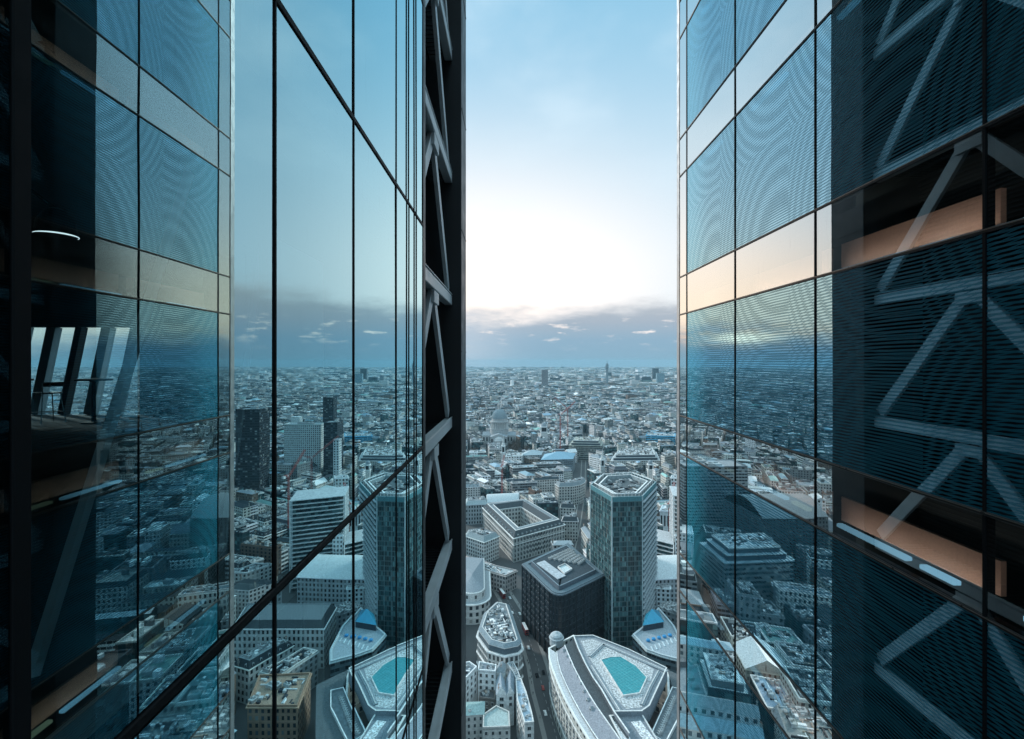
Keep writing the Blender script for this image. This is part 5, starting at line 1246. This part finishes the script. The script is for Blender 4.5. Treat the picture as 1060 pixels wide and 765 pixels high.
def roof_geo(mb, p, s, extra=None):
    """roof of a plain block; returns (zone, z) for rooftop pieces"""
    h, rc, st = s['h'], s['rc'], s['st']; w = min(math.dist(p[0], p[1]), math.dist(p[1], p[2]))
    if w < 11 and st in ('court', 'step', 'mansard'): st = 'gable' if w < 8 else 'hip'
    if w < 18 and st in ('court', 'step'): st = 'flat'
    if st == 'flat': flat_roof(mb, p, h + .03, jit(PALE if rnd.random() < .6 else s['wc'], .2), tuple(x * .75 for x in rc), 1.0, 0.7); return inset(p, 2.0), h + .03, st
    if st == 'mansard': mansard(mb, p, h, rc, jit(DECK, .2), 3.8, 2.0); return inset(p, 3.4), h + 3.3, st
    if st == 'hip': hip(mb, inset(p, -0.4), h, w * rnd.uniform(.16, .26), rc); return None, h, st
    if st == 'gable': gable(mb, inset(p, -0.3), h, w * rnd.uniform(.22, .34), rc, s['wc']); return None, h, st
    if st == 'step':
        k = w * 0.13; u = inset(p, k); flat_roof(mb, p, h + .03, s['wc'], rc, 0.8, 0.6); ringband(mb, u, h, u, h + 4, jit((0.14, 0.16, 0.18), .4)); flat_roof(mb, inset(p, k * .8), h + 4.6, jit(PALE, .2), rc, 0.3, 0.5); return inset(p, k * 1.6), h + 4.6, st
    k = w * 0.30; u = inset(p, k); flat = inset(p, 0.6)
    ringband(mb, p, h - .5, p, h + 1, s['wc']); ringband(mb, p, h + 1, inset(p, k * .45), h + 3.4, rc); ringband(mb, inset(p, k * .45), h + 3.4, u, h + 1.0, rc); ringband(mb, u, h + 1, u, 4, s['wc']); mb.face(r3(u, 4.0), (0.3, 0.32, 0.33))
    return None, h, st
def apparent(p, h):
    c = centroid(p); D = c[1]; s = c[0] / D
    if D < 505 * (200 - h) / 440: return 0
    k = 0
    if -0.095 < s < 0.345: k = 1.0
    if 0.19 < s < 0.56: k = max(k, 0.45)
    if -0.64 < s < -0.36: k = max(k, 0.30)
    return k * math.sqrt(area(p)) * (h + 12) / D ** 2
cand = []
for q in LOTS:
    if area(q) < 60: continue
    c = centroid(q)
    if c[1] < 2600 and blocked(q): continue
    if rnd.random() < 0.035: continue
    if c[1] > 3600 and c[1] <= 6500 and rnd.random() < 0.25: continue
    s = style_of(c); cand.append((apparent(q, s['h']), q, s))
order = sorted(range(len(cand)), key=lambda i: -cand[i][0]); NIND = 232
IND = [cand[i] for i in order[:NIND] if cand[i][0] > 0]; REST = [cand[i] for i in order[len(IND):]]

# landmarks used to say which building is which
def px_of(x, y, z): return (529 + F * x / y, 374 + F * (EYE - z) / y)
LM = [('glass skyscraper', 645, 560, 0), ('courtyard block', 540, 540, 0), ('domed cathedral', 518, 425, 0), ('black gridded block', 578, 600, 0), ('skylight-roofed stone block', 640, 690, 0), ('wedge-shaped block', 518, 655, 0),
      ('broad palazzo', 655, 470, 0), ('stone crescent', 592, 508, 0), ('white gridded block', 532, 467, 0), ('blue glazed slab', 684, 452, 0), ('glass pyramid roof', 678, 642, 0), ('two far red cranes', 588, 408, 0), ('blue-grey hipped roof', 580, 470, 0), ('rippled white vault', 521, 515, 0)]
LMR = [('mirrored floor-plate stack', 725, 555, 0), ('mirrored white gridded slab', 742, 465, 0), ('mirrored black mansard block', 735, 618, 0), ('mirrored dark square tower', 716, 430, 0)]
LML = [('mirrored fin-ribbed block', 323, 520, 0), ('mirrored round-backed roof', 275, 545, 0), ('mirrored stepped block', 285, 590, 0)]
ORD = ['closest', 'second closest', 'third closest', 'fourth closest', 'fifth closest', 'sixth closest', 'seventh closest', 'eighth closest', 'ninth closest', 'tenth closest']
keyed = {}
info = []
for sc_v, q, s in IND:
    c = centroid(q); px, py = px_of(c[0], c[1], s['h']); r = c[0] / c[1]
    L = LM if -0.1 < r < 0.347 else (LMR if r > 0 else LML)
    lm = min(L, key=lambda l: (l[1] - px) ** 2 + (1.3 * (l[2] - py)) ** 2); dx, dy = px - lm[1], py - lm[2]
    if abs(dx) > abs(dy): rel_ = ('right of', 'left of')[(dx < 0) ^ (L is not LM)]
    else: rel_ = 'beyond' if dy < 0 else 'below'
    info.append([q, s, lm[0], rel_, math.hypot(dx, dy)])
ROOFW = {'flat': '{} flat roof', 'mansard': '{} mansard roof', 'hip': '{} hipped roof', 'gable': '{} pitched roof', 'step': '{} stepped-back roof', 'court': '{} roof round a lightwell'}
for it in info:
    q, s = it[0], it[1]; w = min(math.dist(q[0], q[1]), math.dist(q[1], q[2])); st = s['st']
    if w < 11 and st in ('court', 'step', 'mansard'): st = 'gable' if w < 8 else 'hip'
    if w < 18 and st in ('court', 'step'): st = 'flat'
    it.append('%s building with %s' % (s['wn'], ROOFW[st].format(s['rn'])))
    keyed.setdefault((it[5], it[2], it[3]), []).append(it)
for k, lst in keyed.items():
    lst.sort(key=lambda t: t[4])
    for i, it in enumerate(lst): it.append('%s, %s%s the %s' % (k[0], (ORD[min(i, 9)] + ' ') if len(lst) > 1 else '', k[2], k[1]))
NAMES = {'pale stone': 'stone_building', 'white': 'white_building', 'grey': 'office_building', 'brown brick': 'brick_building', 'dark glass': 'glass_building'}
for q, s, lm, rel_, dd, desc, label in info:
    B = Bld(q, NAMES[s['wn']], label, 'city blocks among the landmarks')
    p = B.p; D = B.c[1]
    mb = MB(); walls(mb, p, 0, s['h'], s['wc'], rnd.uniform(2.8, 4.2), rnd.uniform(3.3, 4.2))
    if s['wn'] != 'dark glass' and rnd.random() < .7: cornice(mb, p, s['h'] - .7, .5, .5, jit(s['wc'], .1))
    B.part(mb, 'wall', s['wm'])
    mb = MB(); zone, z, st = roof_geo(mb, p, s); A = area(q); near = D < 750
    if zone and in_poly(centroid(zone), p): clutter(mb, zone, z, int(A / (12 if near else 26)) + 3, math.atan2(p[1][1] - p[0][1], p[1][0] - p[0][0]))
    B.part(mb, 'roof', M_roof)
    if zone and in_poly(centroid(zone), p):
        for k in range(min(12, int(A / 55) + 2) if near else min(5, int(A / 130) + 1)):
            B.unit(roof_spot(zone, rnd), z, rnd.uniform(1.5, 5), rnd.uniform(1.5, 4.5), rnd.uniform(1.2, 3.4), math.atan2(p[1][1] - p[0][1], p[1][0] - p[0][0]))
    if st in ('mansard', 'gable', 'hip') and near:
        for k in range(2): inst('chimney', ME_CHIM, B.root, (*lerp2(p[k * 2], p[(k * 2 + 1) % 4], 0.5 + rnd.uniform(-.3, .3)), s['h'] + 0.6), rnd.random() * 3, (1.3, 1.3, 1.6))
        if st == 'mansard':
            e = inset(p, .5)
            for i in range(4):
                a, b = Vector(e[i]), Vector(e[(i + 1) % 4])
                if Vector((b.y - a.y, a.x - b.x)).dot(Vector((-B.c[0], -B.c[1]))) > 0: B.dormers(tuple(a), tuple(b), s['h'] + .5, max(1, int((b - a).length / 5)))
# everything smaller: one mass
mw, mr, ms, mg = MB(), MB(), MB(), MB()
for sv, q, s in REST:
    D = centroid(q)[1]; dst = mg if s['wm'] is M_gwall else (ms if s['wm'] is M_strip else mw)
    if D < 3600:
        walls(dst, q, 0, s['h'], s['wc'], 3.4, 3.7)
        zone, z, st = roof_geo(mr, q, s)
        if zone and in_poly(centroid(zone), q):
            for k in range(rnd.randint(2, 6) if D < 2000 else rnd.randint(0, 3)):
                c = roof_spot(zone, rnd); a, b, hh = rnd.uniform(.8, 3), rnd.uniform(.8, 3), rnd.uniform(1.2, 4); mr.box(c[0] - a, c[0] + a, c[1] - b, c[1] + b, z, z + hh, jit(rnd.choice((WHITE, DECK, DKDECK, LEAD)), .2), 0, False)
    else:
        walls(dst, q, 0, s['h'], s['wc'], 3.6, 3.7)
        if s['st'] in ('hip', 'gable'): hip(mr, q, s['h'], 5, s['rc'])
        else: mr.face(r3(q, s['h']), s['rc'])
        if rnd.random() < .5:
            u = inset(q, min(math.dist(q[0], q[1]), math.dist(q[1], q[2])) * rnd.uniform(.2, .36)); hh = rnd.uniform(3, 9) if rnd.random() < .93 else rnd.uniform(12, 40)
            ringband(mr, u, s['h'] - .5, u, s['h'] + hh, s['wc']); mr.face(r3(u, s['h'] + hh), jit(WHITE, .2))
big = MB()
root = None
for m_b, mt, nm in ((mw, M_wall, 'city_roofscape'), (mr, M_roof, 'roof'), (ms, M_strip, 'ribbon_window_wall'), (mg, M_gwall, 'glazed_wall')):
    o = m_b.build(nm, mt, root)
    if root is None: root = o; tag(o, 'dense mass of small pale city buildings running to the horizon', 'city', None, 'stuff')
    else: o['kind'] = 'stuff'

# ------------------------------------------------------------------ haze
mb = MB(); mb.box(-16500, 16500, -16500, 16500, -1.0, 236.0)
m_, t_, o_ = mat('haze')
pv = t_.node('ShaderNodeVolumePrincipled'); pv.inputs['Color'].default_value = (0.45, 0.76, 0.92, 1); pv.inputs['Density'].default_value = HAZE; pv.inputs['Anisotropy'].default_value = 0.0
t_.l.new(pv.outputs[0], o_.inputs['Volume'])
hz = mb.build('haze', m_); tag(hz, 'thin blue haze over the far city', 'haze', None, 'stuff')
